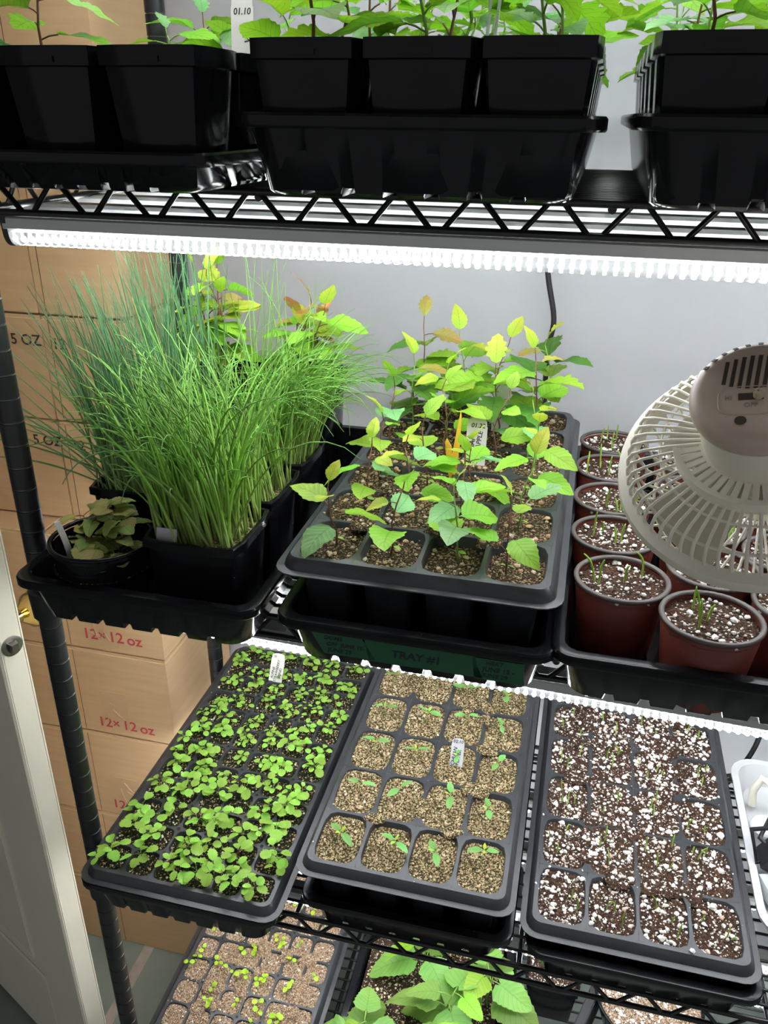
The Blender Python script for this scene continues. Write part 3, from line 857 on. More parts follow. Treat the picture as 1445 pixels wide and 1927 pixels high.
def stake(name, label, loc, wd, h, tilt, az, m, lines, notch=True, thick=.0008):
    """plant tag; lines: (text, x, z, size, rotated)"""
    t = thing(name, label, 'plant label', loc, 0, 'plant labels')
    T = Matrix.Rotation(az, 4, 'Z') @ Matrix.Rotation(tilt, 4, 'X')
    pr = [(-wd / 2 * .3, -.03), (wd / 2 * .3, -.03), (wd / 2, -.012), (wd / 2, h * .83), (wd / 2 * .94, h * .835), (wd / 2 * .94, h * .86)]
    for k in range(7): a = PI * k / 6; pr.append((wd / 2 * .9 * math.cos(a), h * .93 + h * .07 * math.sin(a)))
    pr += [(-wd / 2 * .94, h * .86), (-wd / 2 * .94, h * .835), (-wd / 2, h * .83), (-wd / 2, -.012)]
    n = len(pr)
    v = [T @ Vector((x, y, z)) for y in (-thick / 2, thick / 2) for (x, z) in pr]
    f = [tuple(range(n)), tuple(range(2 * n - 1, n - 1, -1))] + [((k + 1) % n, k, n + k, n + (k + 1) % n) for k in range(n)]
    ob('blade', mk('blade', v, f, m), t)
    for (s, x, z, size, rot) in lines:
        o = Vector((x, -thick / 2 - .00025, z))
        bm_ = basis((1, 0, 0), (0, 0, 1), o) if not rot else basis((.10, 0, 1), (-1, 0, .10), o)
        ob('lettering', text_mesh(s, size, marker, .15), t, T @ bm_)
    return t
stake('plant_label', 'white plant label marked 01.10 in the upper left pots', (.20, .20, .02), .024, .085, -.1, 0., tagw, [('01.10', 0, .066, .0085, False), ('V', .006, .040, .009, True)])
stake('plant_label', 'white plant label marked 01.09 in the upper right pots', (.705, .10, .025), .022, .075, -.08, 0., tagw, [('01.09', 0, .062, .008, False), ('K K', .003, .026, .010, True)])
for (x0, dxx) in ((.470, .004), (.474, .013)):
    b = MB(); b.tube([(0, 0, 0), (dxx * .5, .004, .07), (dxx, .006, .14)], .0014, 6)
    tag(ob('plastic_rod', b.mesh('plastic_rod', clearpl, 60), loc=(x0, .06, .02)), 'clear plastic rod standing among the upper middle seedlings', 'rod', 'clear rods in the middle pots')

# ------------------------------------------------------------------ MIDDLE SHELF trays
tray(.1635, -.088, Z2, 'black tray holding onion pots at the left of the middle shelf', W=.270)
trM = tray(.4495, -.087, Z2, 'black tray with green writing tape in the middle of the middle shelf', W=.268)
tray(.713, -.085, Z2 + .003, 'black tray of terracotta pots at the right of the middle shelf', W=.272)
# tape on the front face of the middle tray
yF = -.087 + .268 * 0
def tape_piece(x0, x1, z0, z1, label, lines, ragged):
    t = thing('masking_tape', label, 'tape', (0, 0, 0), 0, 'green tape pieces on the tray')
    # the tray wall slopes: bottom edge further back than the top
    def yy(z): return -.0815 + (-.0805 + .0745) * 0 + (-.439 + .011 - z) * .10 + .0025
    m_ = ragged
    pr = [(x0, z1), (x0 + m_[0], z0), (x1 + m_[1], z0), (x1, (z0 + z1) / 2 + .002), (x1 - m_[2], z1)]
    pr = pr[::-1] if False else pr
    v = [(x, yy(z) - .0010, z) for (x, z) in pr] + [(x, yy(z) + .0002, z) for (x, z) in pr]
    n = len(pr)
    f = [tuple(range(n)), tuple(range(2 * n - 1, n - 1, -1))] + [((k + 1) % n, k, n + k, n + (k + 1) % n) for k in range(n)]
    ob('strip', mk('strip', v, f, greentape), t)
    for (s, x, z, size) in lines:
        ob('lettering', text_mesh(s, size, marker, .1), t, basis((1, 0, 0), (0, -.10, 1), (x, yy(z) - .0013, z)))
tape_piece(.352, .408, -.480, -.455, 'green tape scrap reading DOME OFF JUNE 15 - JUNE 29', [('DOME', .374, -.4600, .0065), ('OFF  JUNE 15-', .386, -.4675, .0062), ('JUNE 29', .380, -.4748, .0068)], (.012, .008, .006))
tape_piece(.405, .513, -.481, -.456, 'green tape strip reading TRAY #1', [('TRAY #1', .455, -.4685, .0125)], (.004, .006, .002))
tape_piece(.508, .556, -.482, -.457, 'green tape scrap reading HEAT JUNE 15 - JUNE 29', [('HEAT', .529, -.4618, .0065), ('JUNE 15 -', .533, -.4692, .0072), ('JUNE 29', .530, -.4768, .0068)], (.003, .002, .0))

# apple tray
at, ac = cell_tray('apple_seed_tray', 4, 6, .278, .54, .082, .4455, -.062, -.405, 'black 24-cell insert of leafy fruit tree seedlings on the middle shelf', soilA, .009, grit, 60, (.0008, .0036), spill=50, patches=14, skirt=.012, gap=.0038,
                   vary=lambda i, j, d: d if j == 0 else d * .45)
for k, (x, y, z) in enumerate(ac):
    i, j = k % 4, k // 4
    big = j >= 4
    h = [.070, .070, .074, .085, .105, .125][j] * R.uniform(.85, 1.15)
    if (i, j) in ((2, 2),): h *= .8
    lv = [(.16, 1.2, .1, .009, 'oval', L_straw, .001), (.17, 1.2 + PI, .1, .009, 'oval', L_straw, .001)]
    a = R.uniform(0, 6.28); nl = R.randint(4, 6) if not big else R.randint(8, 9)
    for q in range(nl):
        tt = .34 + .66 * q / (nl - 1); a += 2.4 + R.uniform(-.5, .5)
        s = R.uniform(.034, .048) if not big else R.uniform(.045, .068)
        if q >= nl - 2: s *= .62
        mm = R.choice([L_apple, L_apple, L_appleb, L_oak]) if q < nl - 2 else R.choice([L_yel, L_apple])
        if big: mm = R.choice([L_oak, L_apple, L_oakd, L_apple]) if q < nl - 2 else R.choice([L_yel, L_olive, L_yel])
        lv.append((tt, a, R.uniform(-.15, .40) if q < nl - 1 else R.uniform(.9, 1.3), s, 'oak' if big and R.random() < .55 else 'apple', mm, R.uniform(.006, .016)))
    plant('fruit_tree_seedling', f'leafy fruit tree seedling, {cellname(i, j, 4)}' if not big else f'tall wavy leaved fruit tree seedling, {cellname(i, j, 4)}', 'seedling',
          'fruit tree seedlings, front rows' if not big else 'fruit tree seedlings, back rows', (x + R.uniform(-.012, .012), y + R.uniform(-.014, .014), z), stem_pts(h, .18), lv, stemR if R.random() < .7 else stemG, .0012)
stake('plant_label', 'white plant label reading 01.22 SIBERIAN CRABAPPLE among the fruit tree seedlings', (.462, .235, -.402), .025, .066, -.14, .02, tagw,
      [('01.22', .001, .056, .0078, False), ('SIBERIAN', -.0055, .026, .0092, True), ('CRABAPPLE', .0025, .028, .0082, True)])
stake('plant_label', 'blank white plant label with small marks behind the fruit tree seedlings', (.478, .37, -.402), .024, .070, -.05, .05, tagw, [('k e', .004, .036, .009, True)])
t = thing('yellow_label', 'split yellow plastic plant label beside the crabapple label', 'plant label', (.4405, .195, -.402))
def spike(pr, ang, y):
    T = Matrix.Rotation(ang, 4, 'Y'); n = len(pr)
    v = [T @ Vector((x, y + q, z)) for q in (-.0006, .0006) for (x, z) in pr]
    f = [tuple(range(n)), tuple(range(2 * n - 1, n - 1, -1))] + [((k + 1) % n, k, n + k, n + (k + 1) % n) for k in range(n)]
    return mk('blade', v, f, tagy)
ob('blade', spike([(-.001, -.012), (.001, -.012), (.0045, .02), (.005, .05), (.003, .082), (.0015, .09), (-.001, .06), (-.004, .02)], .06, 0), t)
ob('blade', spike([(-.001, -.005), (.001, .0), (.002, .02), (.001, .045), (-.0045, .055), (-.0065, .05), (-.005, .02)], -.06, -.002), t)
ob('blade', spike([(-.001, -.01), (.002, .0), (.004, .02), (.003, .03), (.0, .012)], .12, -.001), t)

# ------------------------------------------------------------------ onion and leek pots
def square_pot(cx, cy, hx, hy, zr, H, label, m=blackpot, soilm=soilR, sd=.012, rim=.004, taper=.80):
    t = thing('square_pot', label, 'plant pot', (cx, cy, zr - H), 0, 'square black pots')
    n = 24; e = 9.
    lo = [sq(0, 0, hx * taper, hy * taper, 0, n, e), sq(0, 0, hx * (taper + .02), hy * (taper + .02), .003, n, e), sq(0, 0, hx - rim, hy - rim, H - .010, n, e), sq(0, 0, hx, hy, H - .0095, n, e), sq(0, 0, hx, hy, H - .001, n, e), sq(0, 0, hx - .001, hy - .001, H, n, e),
          sq(0, 0, hx - rim, hy - rim, H, n, e), sq(0, 0, hx - rim - .0015, hy - rim - .0015, H - .004, n, e), sq(0, 0, hx * .93 - rim, hy * .93 - rim, H - sd - .01, n, e)]
    v = [p for q in lo for p in q]; f = [tuple(range(n - 1, -1, -1))]
    for i in range(len(lo) - 1):
        for k in range(n): f.append((i * n + k, i * n + (k + 1) % n, (i + 1) * n + (k + 1) % n, (i + 1) * n + k))
    ob('body', mk('body', v, f, m, 40), t)
    ob('soil', soil_disc(hx * .95 - rim, hy * .95 - rim, soilm, cx * 90, .003, e=9.), t, loc=(0, 0, H - sd))
    return t

def blade_pts(p, L, tilt, az, curve, n=10, az2=0., grav=0.):
    pts = [Vector(p)]; th = tilt; q = Vector(p)
    for k in range(n):
        d = Vector((math.sin(th) * math.cos(az), math.sin(th) * math.sin(az), math.cos(th)))
        q = q + d * L / n
        pts.append(q.copy())
        th += curve / n * (.4 + 1.2 * k / n) + grav * (k / n) ** 2 / n
        az += az2 / n
    return pts
def blades(name, label, cat, m, specs, group):
    b = MB()
    for (pts, r0) in specs:
        n = len(pts)
        b.tube(pts, [r0 * (1 - .75 * (i / (n - 1)) ** 2) for i in range(n)], 3, False)
    o = ob(name, b.mesh(name, m, 179, True))
    tag(o, label, cat, group, 'stuff')
    return o
def inpot(cx, cy, hx, hy): return (cx + R.uniform(-hx, hx), cy + R.uniform(-hy, hy))
ZP = -.402
# front right pot: bright green, sweeping up and to the left
square_pot(.2185, -.007, .053, .052, -.390, .100, 'square black pot of bright onion seedlings at the tray front')
sp = []
for k in range(240):
    x, y = inpot(.2185, -.005, .043, .043)
    az = PI + R.gauss(-.50, .42) + (R.choice([0, 0, 0, 0, 2.5]))
    sp.append((blade_pts((x, y, ZP - .004), R.uniform(.11, .245), R.uniform(.05, .45), az, R.uniform(.35, 1.3), 12, R.gauss(0, .8), R.choice([0, 0, .8, 2.5, 4.5])), R.uniform(.0011, .0017)))
blades('onion_seedlings', 'dense bright green onion seedlings leaning left from the front square pot', 'seedlings', onionm, sp, 'onion seedling clumps')
# right second pot
square_pot(.2165, .101, .0525, .0515, -.389, .101, 'square black pot of onion seedlings behind the front onion pot')
sp = []
for k in range(190):
    x, y = inpot(.2165, .10, .043, .043)
    az = R.gauss(PI * .85, 1.0)
    sp.append((blade_pts((x, y, ZP - .004), R.uniform(.10, .195), R.uniform(0, .3), az, R.uniform(.2, 1.3), 10, R.gauss(0, .8), R.choice([0, 0, 1., 2.8])), R.uniform(.0009, .00135)))
blades('onion_seedlings', 'green onion seedlings rising from the second square pot on the right', 'seedlings', onionm, sp, 'onion seedling clumps')
# left pot: blue green leeks
square_pot(.0975, .095, .054, .052, -.392, .098, 'square black pot of blue green leek seedlings at the tray left')
sp = []
for k in range(190):
    x, y = inpot(.0975, .095, .043, .043)
    az = R.gauss(PI, .8)
    sp.append((blade_pts((x, y, ZP - .006), R.uniform(.14, .26), R.uniform(0, .20), az, R.uniform(0, .75), 10, R.gauss(0, .3), R.choice([0, 0, 0, .8])), R.uniform(.0009, .00135)))
blades('leek_seedlings', 'blue green leek seedlings fanning left from the left square pot', 'seedlings', leekm, sp, 'leek seedling clumps')
# rear right pot: curling over to the right
square_pot(.2150, .208, .0525, .0515, -.388, .102, 'square black pot of drooping onion seedlings, third on the right')
sp = []
for k in range(300):
    x, y = inpot(.215, .208, .043, .043)
    az = R.gauss(-.05, .85)
    sp.append((blade_pts((x, y, ZP - .004), R.uniform(.13, .225), R.uniform(0, .3), az, R.uniform(.8, 2.2), 12, R.gauss(0, .8), R.choice([.5, 1.5, 3.])), R.uniform(.0008, .0012)))
for k in range(26):
    x, y = inpot(.215, .208, .043, .043)
    sp.append((blade_pts((x, y, ZP - .004), R.uniform(.20, .28), R.uniform(0, .12), R.uniform(0, 6.28), R.uniform(-.1, .6), 12, R.gauss(0, .5), R.choice([0, 0, 4.])), R.uniform(.0008, .0011)))
blades('onion_seedlings', 'thin onion seedlings curling over to the right from the rear square pot', 'seedlings', onionm, sp, 'onion seedling clumps')
# rear left pot: tall leeks
square_pot(.0975, .203, .054, .0515, -.392, .098, 'square black pot of tall leek seedlings at the rear left')
sp = []
for k in range(140):
    x, y = inpot(.0975, .203, .043, .043)
    sp.append((blade_pts((x, y, ZP - .006), R.uniform(.15, .28), R.uniform(0, .16), PI + R.gauss(0, 1.1), R.uniform(-.1, .45), 10, R.gauss(0, .3)), R.uniform(.001, .0014)))
blades('leek_seedlings', 'tall upright blue green leek seedlings in the rear left pot', 'seedlings', leekm, sp, 'leek seedling clumps')
# single blades that stray clear of the clumps
stray = []
for k in range(18):
    x, y = .070 + R.uniform(-.01, .03), .055 + R.uniform(0, .06)
    stray.append((blade_pts((x, y, ZP), R.uniform(.15, .25), R.uniform(.35, 1.15), PI + R.uniform(-.45, .40), R.uniform(.15, .9), 12), .0013, leekm, 'single leek blade straying left past the rack post'))
for (px_, L_, az_, cu) in ((.150, .16, -2.2, 2.6), (.172, .15, -1.75, 2.7), (.16, .13, -2.8, 2.2)):
    stray.append((blade_pts((px_, .05, ZP + .01), L_, .35, az_, cu, 12), .0013, leekm, 'single leek blade arching down over the front pots'))
for k, (pts, r0, m, lab) in enumerate(stray):
    p0 = pts[0].copy(); b = MB(); n = len(pts)
    b.tube([q - p0 for q in pts], [r0 * (1 - .7 * (i / (n - 1)) ** 2) for i in range(n)], 4, True)
    tag(ob('leek_blade', b.mesh('leek_blade', m, 179, True), loc=p0), lab, 'seedling', 'stray leek blades')
# grey tag at the rim of the front pot
t = thing('plant_label', 'blank grey plastic label stuck in the front onion pot', 'plant label', (.192, -.048, -.398), 0, 'plant labels')
b = MB(); b.bbox(-.011, .011, -.0005, .0005, -.01, .017, .0003); ob('blade', b.mesh('blade', mat('grey_label', (.50, .48, .52), .5)), t, Matrix.Rotation(-.25, 4, 'X'))

# rear tall pots with leafy plants on the left tray
for (cx, nm) in ((.098, 'left'), (.208, 'right')):
    square_pot(cx, .335, .053, .053, -.325, .165, f'tall square black pot of flushed leafy seedlings, rear {nm} of the left tray', soilm=soilA)
    for k in range(6):
        x, y = inpot(cx, .335, .036, .034)
        lv = []; a = R.uniform(0, 6.28); nl = R.randint(7, 9); h = R.uniform(.075, .13) * (1.1 if nm == 'left' else .85)
        for q in range(nl):
            tt = .3 + .7 * q / (nl - 1); a += 2.4 + R.uniform(-.4, .4)
            mm = R.choice([L_apple, L_oak, L_yel, L_apple]) if q < nl - 2 else (R.choice([L_red, L_red, L_yel]) if nm == 'right' else R.choice([L_yel, L_olive, L_apple]))
            lv.append((tt, a, R.uniform(-.2, .4) if q < nl - 1 else 1.1, R.uniform(.036, .056) * (1 if q < nl - 2 else .7), 'oak' if R.random() < .4 else 'apple', mm, R.uniform(.006, .016)))
        plant('flushed_seedling', f'lime leafed seedling with reddish tips in the rear {nm} tall pot', 'seedling', f'leafy seedlings in the rear {nm} pot', (x, y, -.338), stem_pts(h, .2), lv, stemR, .0014)

# ------------------------------------------------------------------ round pots
def round_pot(cx, cy, zr, r, H, label, group, body, rimm, soilm, sd, name='round_pot', ngr=0, taper=.74, rb=.0027, gm=None, gr=(.0008, .003)):
    t = thing(name, label, 'plant pot', (cx, cy, zr - H), 0, group)
    b = MB(); b.lathe([(.0005, .002), (r * taper - .004, 0), (r * taper, .002), (r - rb * 1.1, H - .008), (r - rb * 1.1 - .0012, H - .006), (r * .93 - .003, H - sd - .02)], 36)
    ob('body', b.mesh('body', body, 40), t)
    b = MB(); prof = [(r - rb * 1.2 + rb * math.cos(a), H - rb + rb * .9 * math.sin(a)) for a in [2 * PI * k / 10 for k in range(10)]]
    b.lathe(prof, 40, close=True); ob('rim', b.mesh('rim', rimm, 60), t)
    ob('soil', soil_disc(r * .94, r * .94, soilm, cx * 70 + cy * 31, .0025, 32, 9, 2.0), t, loc=(0, 0, H - sd))
    if ngr:
        g_ = MB()
        for k in range(ngr):
            a = R.uniform(0, 6.28); d = r * .90 * R.random() ** .5; rr_ = chunk_r(*gr)
            chunk(g_, (d * math.cos(a), d * math.sin(a), H - sd + rr_ * .35 + R.uniform(0, .001)), rr_)
        o = ob('perlite', g_.mesh('perlite', gm or perl), t); o['kind'] = 'stuff'
    return t

def sprout(base, h, label, group, bend=None, r=.0013):
    b = MB(); az = R.uniform(0, 6.28); tl = R.uniform(0, .18); cu = R.uniform(-.4, .4); hook = R.choice([0, 0, .9, 1.6, 0])
    pts = blade_pts((0, 0, -.003), h, tl, az, cu, 9, 0, hook * 3)
    b.tube(pts, [r * (.85 + .25 * (i > 5)) * (1 - .55 * (i / 9) ** 4) for i in range(10)], 5)
    tag(ob('sprout', b.mesh('sprout', sproutm, 179, True), loc=base), label, 'seedling', group)

round_pot(.106, -.028, -.409, .0555, .081, 'round black pot of olive leaved seedlings at the front left tray corner', 'round pots', blackpot, blackpot, soilS, .030)
for k in range(26):
    a = R.uniform(0, 6.28); d = .029 * R.random() ** .5
    x, y = .106 + d * math.cos(a), -.028 + d * math.sin(a)
    up_back = y > -.022
    lv = []; a2 = R.uniform(0, 6.28)
    for q in range(2):
        lv.append((1., a2 + PI * q + R.uniform(-.4, .4), R.uniform(-.1, .35), R.uniform(.017, .026), 'heart' if R.random() < .6 else 'round', R.choice([L_pot, L_pot, L_pot2]), R.uniform(.004, .012)))
    plant('olive_seedling', 'dull olive seedling with rounded leaves in the round black pot', 'seedling', 'olive seedlings in the round pot', (x, y, -.440), stem_pts(R.uniform(.012, .032) + (.022 if up_back else 0), .2), lv, stemR, .001)
t = thing('plant_label', 'thin white plant label curved inside the round black pot', 'plant label', (.079, -.048, -.438), 0, 'plant labels')
v = []
for k in range(7):
    for x in (-.003, .003): v.append((x * .6, x * .8 + .006 * (k / 6) ** 2 * 0, .05 * k / 6)); 
v = [(vx - .010 * (vz / .05) ** 2, vy, vz) for (vx, vy, vz) in v]
f = [(2 * k, 2 * k + 1, 2 * k + 3, 2 * k + 2) for k in range(6)]
n = len(v); v += [(a + .0006, c, e_) for (a, c, e_) in v]; f += [tuple(n + q for q in ff[::-1]) for ff in f]
f += [(2 * k + 1, n + 2 * k + 1, n + 2 * k + 3, 2 * k + 3) for k in range(6)] + [(2 * k, 2 * k + 2, n + 2 * k + 2, n + 2 * k) for k in range(6)] + [(12, 13, n + 13, n + 12)]
ob('blade', mk('blade', v, f, tagw), t)

# terracotta pots
PR = .0465; ZR = -.405
pots = [(.637, .017, 'front pot of the left column'), (.6305, .112, 'second pot of the left column'), (.630, .206, 'third pot of the left column'), (.6285, .301, 'fourth pot of the left column'), (.632, .396, 'rearmost pot of the left column'),
        (.714, -.033, 'front pot of the second column'), (.7255, .062, 'second pot of the second column'), (.7245, .157, 'third pot of the second column'), (.7235, .252, 'fourth pot of the second column'), (.7265, .347, 'rearmost pot of the second column'),
        (.799, .012, 'front pot of the right hand column'), (.804, .110, 'second pot of the right hand column'), (.803, .205, 'third pot of the right hand column')]
for k, (x, y, nm) in enumerate(pots):
    round_pot(x, y, ZR, PR, .084, f'terracotta plastic pot of perlite soil, {nm}', 'terracotta pots', terra, potrim, soilP, .009, 'terracotta_pot', 115 if k not in (12,) else 90, gr=(.0006, .0036))
    for q in range(R.randint(4, 6)):
        a = R.uniform(0, 6.28); d = PR * .72 * R.random() ** .6
        sprout((x + d * math.cos(a), y + d * math.sin(a), ZR - .009), R.uniform(.018, .036), f'thin green sprout in the terracotta {nm}', 'sprouts in the terracotta pots')

# ------------------------------------------------------------------ LOWER SHELF
tray(.152, -.070, Z3, 'black tray under the strawberry seedlings at the left of the lower shelf', H=.059)
tray(.4385, -.022, Z3, 'black tray under the pepper seedlings in the middle of the lower shelf')
tray(.725, -.024, Z3, 'black tray under the perlite cells at the right of the lower shelf')
_, sc = cell_tray('strawberry_seed_tray', 6, 12, .276, .54, .05, .153, -.068, -.9025, 'black 72-cell insert crowded with strawberry seedlings, lower shelf left', soilS, .005, grit, 26, (.0007, .0021), gm2=perl, n2=5, gr2=(.0008, .0022), spill=60, skirt=.011, gap=.0030, holes=True)
for k, (x, y, z) in enumerate(sc):
    i, j = k % 6, k // 6
    ns = R.choice([2, 2, 3]) if j < 8 else R.choice([2, 3, 3])
    for q in range(ns):
        big = (1.28 if j < 4 else (1.1 if j < 7 else .95)) * R.uniform(.85, 1.15)
        if i in (2, 3) and 3 < j < 10: big *= .78
        a = R.uniform(0, 6.28); lv = []
        h = R.uniform(.008, .018) * big
        nl = R.choice([3, 3, 4, 5])
        for e_ in range(nl):
            a += 2 * PI / nl + R.uniform(-.4, .4)
            lv.append((R.uniform(.7, 1.), a, R.uniform(-.1, .35), R.uniform(.0078, .0125) * big, 'round', L_straw, R.uniform(.002, .007) * big))
        plant('strawberry_seedling', f'small round leaved strawberry seedling, {cellname(i, j, 6)}', 'seedling', f'strawberry seedlings, {["front", "middle", "back"][j // 4]} rows',
              (x + R.uniform(-.013, .013), y + R.uniform(-.014, .014), z), stem_pts(h, .5, 3), lv, stemG if R.random() < .7 else stemR, .0006)
stake('plant_label', 'white plant label reading ALPINE STRAWBERRY in the strawberry tray', (.125, .372, -.895), .024, .052, -.55, .0, tagw,
      [('01', -.005, .046, .005, False), ('ALPINE', -.006, .018, .0062, True), ('STRAWBERRY', .0005, .022, .0060, True), ('(MINE)', .0065, .018, .0062, True)])

_, pc = cell_tray('pepper_seed_tray', 4, 6, .278, .54, .08, .434, -.018, -.865, 'black 24-cell insert of pepper seedlings, lower shelf middle', soilV, .008, gritg, 85, (.0005, .0022), gm2=grit, n2=50, gr2=(.0005, .0024), spill=90, patches=15, dens=lambda i, j: (1.5 if i < 2 and j > 0 else .75), skirt=.012, gap=.0038,
                  vary=lambda i, j, d: d * (.9 if i == 3 or j == 0 else .3))
for k, (x, y, z) in enumerate(pc):
    i, j = k % 4, k // 4
    a = R.uniform(0, 6.28); h = R.uniform(.014, .024)
    lv = [(1., a, R.uniform(.0, .3), R.uniform(.016, .021), 'oval', L_pep, .003), (1., a + PI + R.uniform(-.3, .3), R.uniform(-.05, .3), R.uniform(.016, .021), 'oval', L_pep, .003)]
    for q in range(R.choice([0, 1, 2])): lv.append((1., a + PI / 2 + PI * q, .6, R.uniform(.006, .010), 'oval', L_tiny if R.random() < .5 else L_straw, .002))
    plant('pepper_seedling', f'two leaved pepper seedling, {cellname(i, j, 4)}', 'seedling', 'pepper seedlings', (x + R.uniform(-.008, .008), y + R.uniform(-.008, .008), z), stem_pts(h, .3, 4), lv, stemG, .0008)
stake('plant_label', 'white plant label reading 02.10 SICHUAN PEPPER in the pepper tray', (.466, .205, -.865), .0185, .052, -.35, .0, mat('lilac_white_tag', (.66, .64, .70), .5),
      [('02.10', 0, .0475, .0066, False), ('SICHUAN', -.0042, .022, .0078, True), ('PEPPER', .0022, .024, .0074, True)], notch=False)

_, rc = cell_tray('perlite_seed_tray', 4, 6, .278, .54, .075, .719, -.0125, -.894, 'black 24-cell insert of white flecked soil and spiky sprouts, lower shelf right', soilP, .004, perl, 165, (.0005, .0034), gm2=perl, n2=4, gr2=(.003, .0048), spill=330, patches=46, skirt=.012, gap=.0038,
                  vary=lambda i, j, d: d * (1.2 if j == 0 else (.9 if i in (0, 3) else -.05)))
for k, (x, y, z) in enumerate(rc):
    for q in range(R.choice([2, 3, 3, 4])):
        sprout((x + R.uniform(-.021, .021), y + R.uniform(-.028, .028), z), R.uniform(.012, .030), f'short green sprout in white flecked cell, {cellname(k % 4, k // 4, 4)}', 'sprouts in the perlite cells', r=.0011)

# ------------------------------------------------------------------ BOTTOM SHELF
tray(.150, -.030, Z4, 'black tray under the fine brown seed cells on the bottom shelf left')
_, bc = cell_tray('sprouting_seed_tray', 6, 12, .276, .54, .05, .150, -.030, Z4 + .0575, 'black 72-cell insert of fine brown soil with tiny lime sprouts, bottom shelf', soilB, .003, grit, 75, (.0006, .0020), gm2=perl, n2=14, gr2=(.0007, .0019), spill=420, patches=26, skirt=.011, gap=.0030, holes=True)
for k, (x, y, z) in enumerate(bc):
    if R.random() < .45: continue
    for q in range(R.choice([1, 1, 2, 3])):
        a = R.uniform(0, 6.28)
        lv = [(1., a, R.uniform(.1, .4), R.uniform(.0065, .010), 'round', L_tiny, .001), (1., a + PI, R.uniform(.1, .4), R.uniform(.0065, .010), 'round', L_tiny, .001)]
        plant('tiny_sprout', f'tiny lime sprout in brown bottom tray, {cellname(k % 6, k // 6, 6)}', 'seedling', 'tiny sprouts on the bottom shelf', (x + R.uniform(-.013, .013), y + R.uniform(-.014, .014), z), stem_pts(R.uniform(.006, .014), .4, 3), lv, stemG, .0005)
bt = tray(.446, -.030, Z4, 'black tray filled with loose soil and broad leaved plants, bottom shelf middle')
t = thing('soil_bed', 'bed of dark white flecked soil filling the bottom middle tray', 'soil', (.446, .240, Z4 + .047))
v = []; f = []; nx, ny = 30, 56
for j in range(ny + 1):
    for i in range(nx + 1):
        x, y = -.116 + .232 * i / nx, -.250 + .50 * j / ny
        v.append((x, y, .003 * noise.noise(Vector((x * 60, y * 60, 2))) + .002 * noise.noise(Vector((x * 190, y * 190, 5)))))
for j in range(ny):
    for i in range(nx): k = j * (nx + 1) + i; f.append((k, k + 1, k + nx + 2, k + nx + 1))
n0 = len(v); v += [(-.116, -.25, -.04), (.116, -.25, -.04), (.116, .25, -.04), (-.116, .25, -.04)]
f.append((n0 + 3, n0 + 2, n0 + 1, n0))
ob('soil', mk('soil', v, f, soilP, 179), t)
gb = MB()
for k in range(2600):
    chunk(gb, (R.uniform(-.114, .114), R.uniform(-.245, .245), .0012 + R.uniform(-.001, .002)), chunk_r(.0006, .0028))
o = ob('perlite', gb.mesh('perlite', gritg), t); o['kind'] = 'stuff'
big = [(.485, .150, .090, 8, 'broad leaved pale green plant with heart shaped leaves, largest on the bottom shelf'), (.352, .085, .075, 7, 'broad leaved pale green plant at the left front of the soil bed'), (.545, .205, .085, 7, 'broad leaved pale green plant at the right of the soil bed'),
       (.430, .235, .080, 5, 'broad leaved pale green plant at the back of the soil bed'), (.520, .080, .085, 6, 'broad leaved pale green plant at the right front of the soil bed')]
for (x, y, h, nl, lab) in big:
    lv = []; a = R.uniform(0, 6.28)
    for q in range(nl):
        tt = .35 + .65 * q / (nl - 1); a += 2.2 + R.uniform(-.3, .3)
        lv.append((tt, a, R.uniform(-.25, .12), R.uniform(.055, .075) * (1.1 - .45 * (q / (nl - 1)) ** 2), 'heart', L_hop if q < nl - 1 else L_apple, R.uniform(.012, .03)))
    plant('broad_leaved_plant', lab, 'plant', 'broad leaved plants on the bottom shelf', (x, y, Z4 + .046), stem_pts(h, .2), lv, stemG, .002)
square_pot(.6485, .276, .0455, .045, -1.325, .083, 'square black pot of perlite soil on the bottom shelf', soilm=soilP, sd=.006, rim=.0025)
gb = MB()
for k in range(220): chunk(gb, (R.uniform(-.038, .038), R.uniform(-.037, .037), .078), chunk_r(.0007, .0028))
sp_ = [o for o in bpy.data.objects if o.get('label', '').startswith('square black pot of perlite')][0]
o = ob('perlite', gb.mesh('perlite', perl), sp_); o['kind'] = 'stuff'
round_pot(.806, .262, -1.325, .089, .083, 'wide round black pot of tan perlite soil on the bottom shelf', 'round pots', blackpot, blackpot, soilB, .008, ngr=900, gr=(.0008, .0034))
t = thing('plant_label', 'white plant label tip in the wide round pot on the bottom shelf', 'plant label', (.815, .275, -1.337), 0, 'plant labels')
b = MB(); b.bbox(-.012, .012, -.0005, .0005, -.012, .022, .0003); ob('blade', b.mesh('blade', tagw), t, Matrix.Rotation(.3, 4, 'X'))
b = MB(); b.bbox(-.008, .008, -.08, .08, 0, .074, .002)
o = ob('black_board', b.mesh('black_board', noisy('black_stained_board', (.012, .012, .013), (.03, .03, .032), 40, .7, .3, stretch=(1, .1, 1)), 40), loc=(.700, .205, Z4 + .003)); o.rotation_euler = (0, 0, -.34)
tag(o, 'narrow black board standing between the pots on the bottom shelf', 'board')

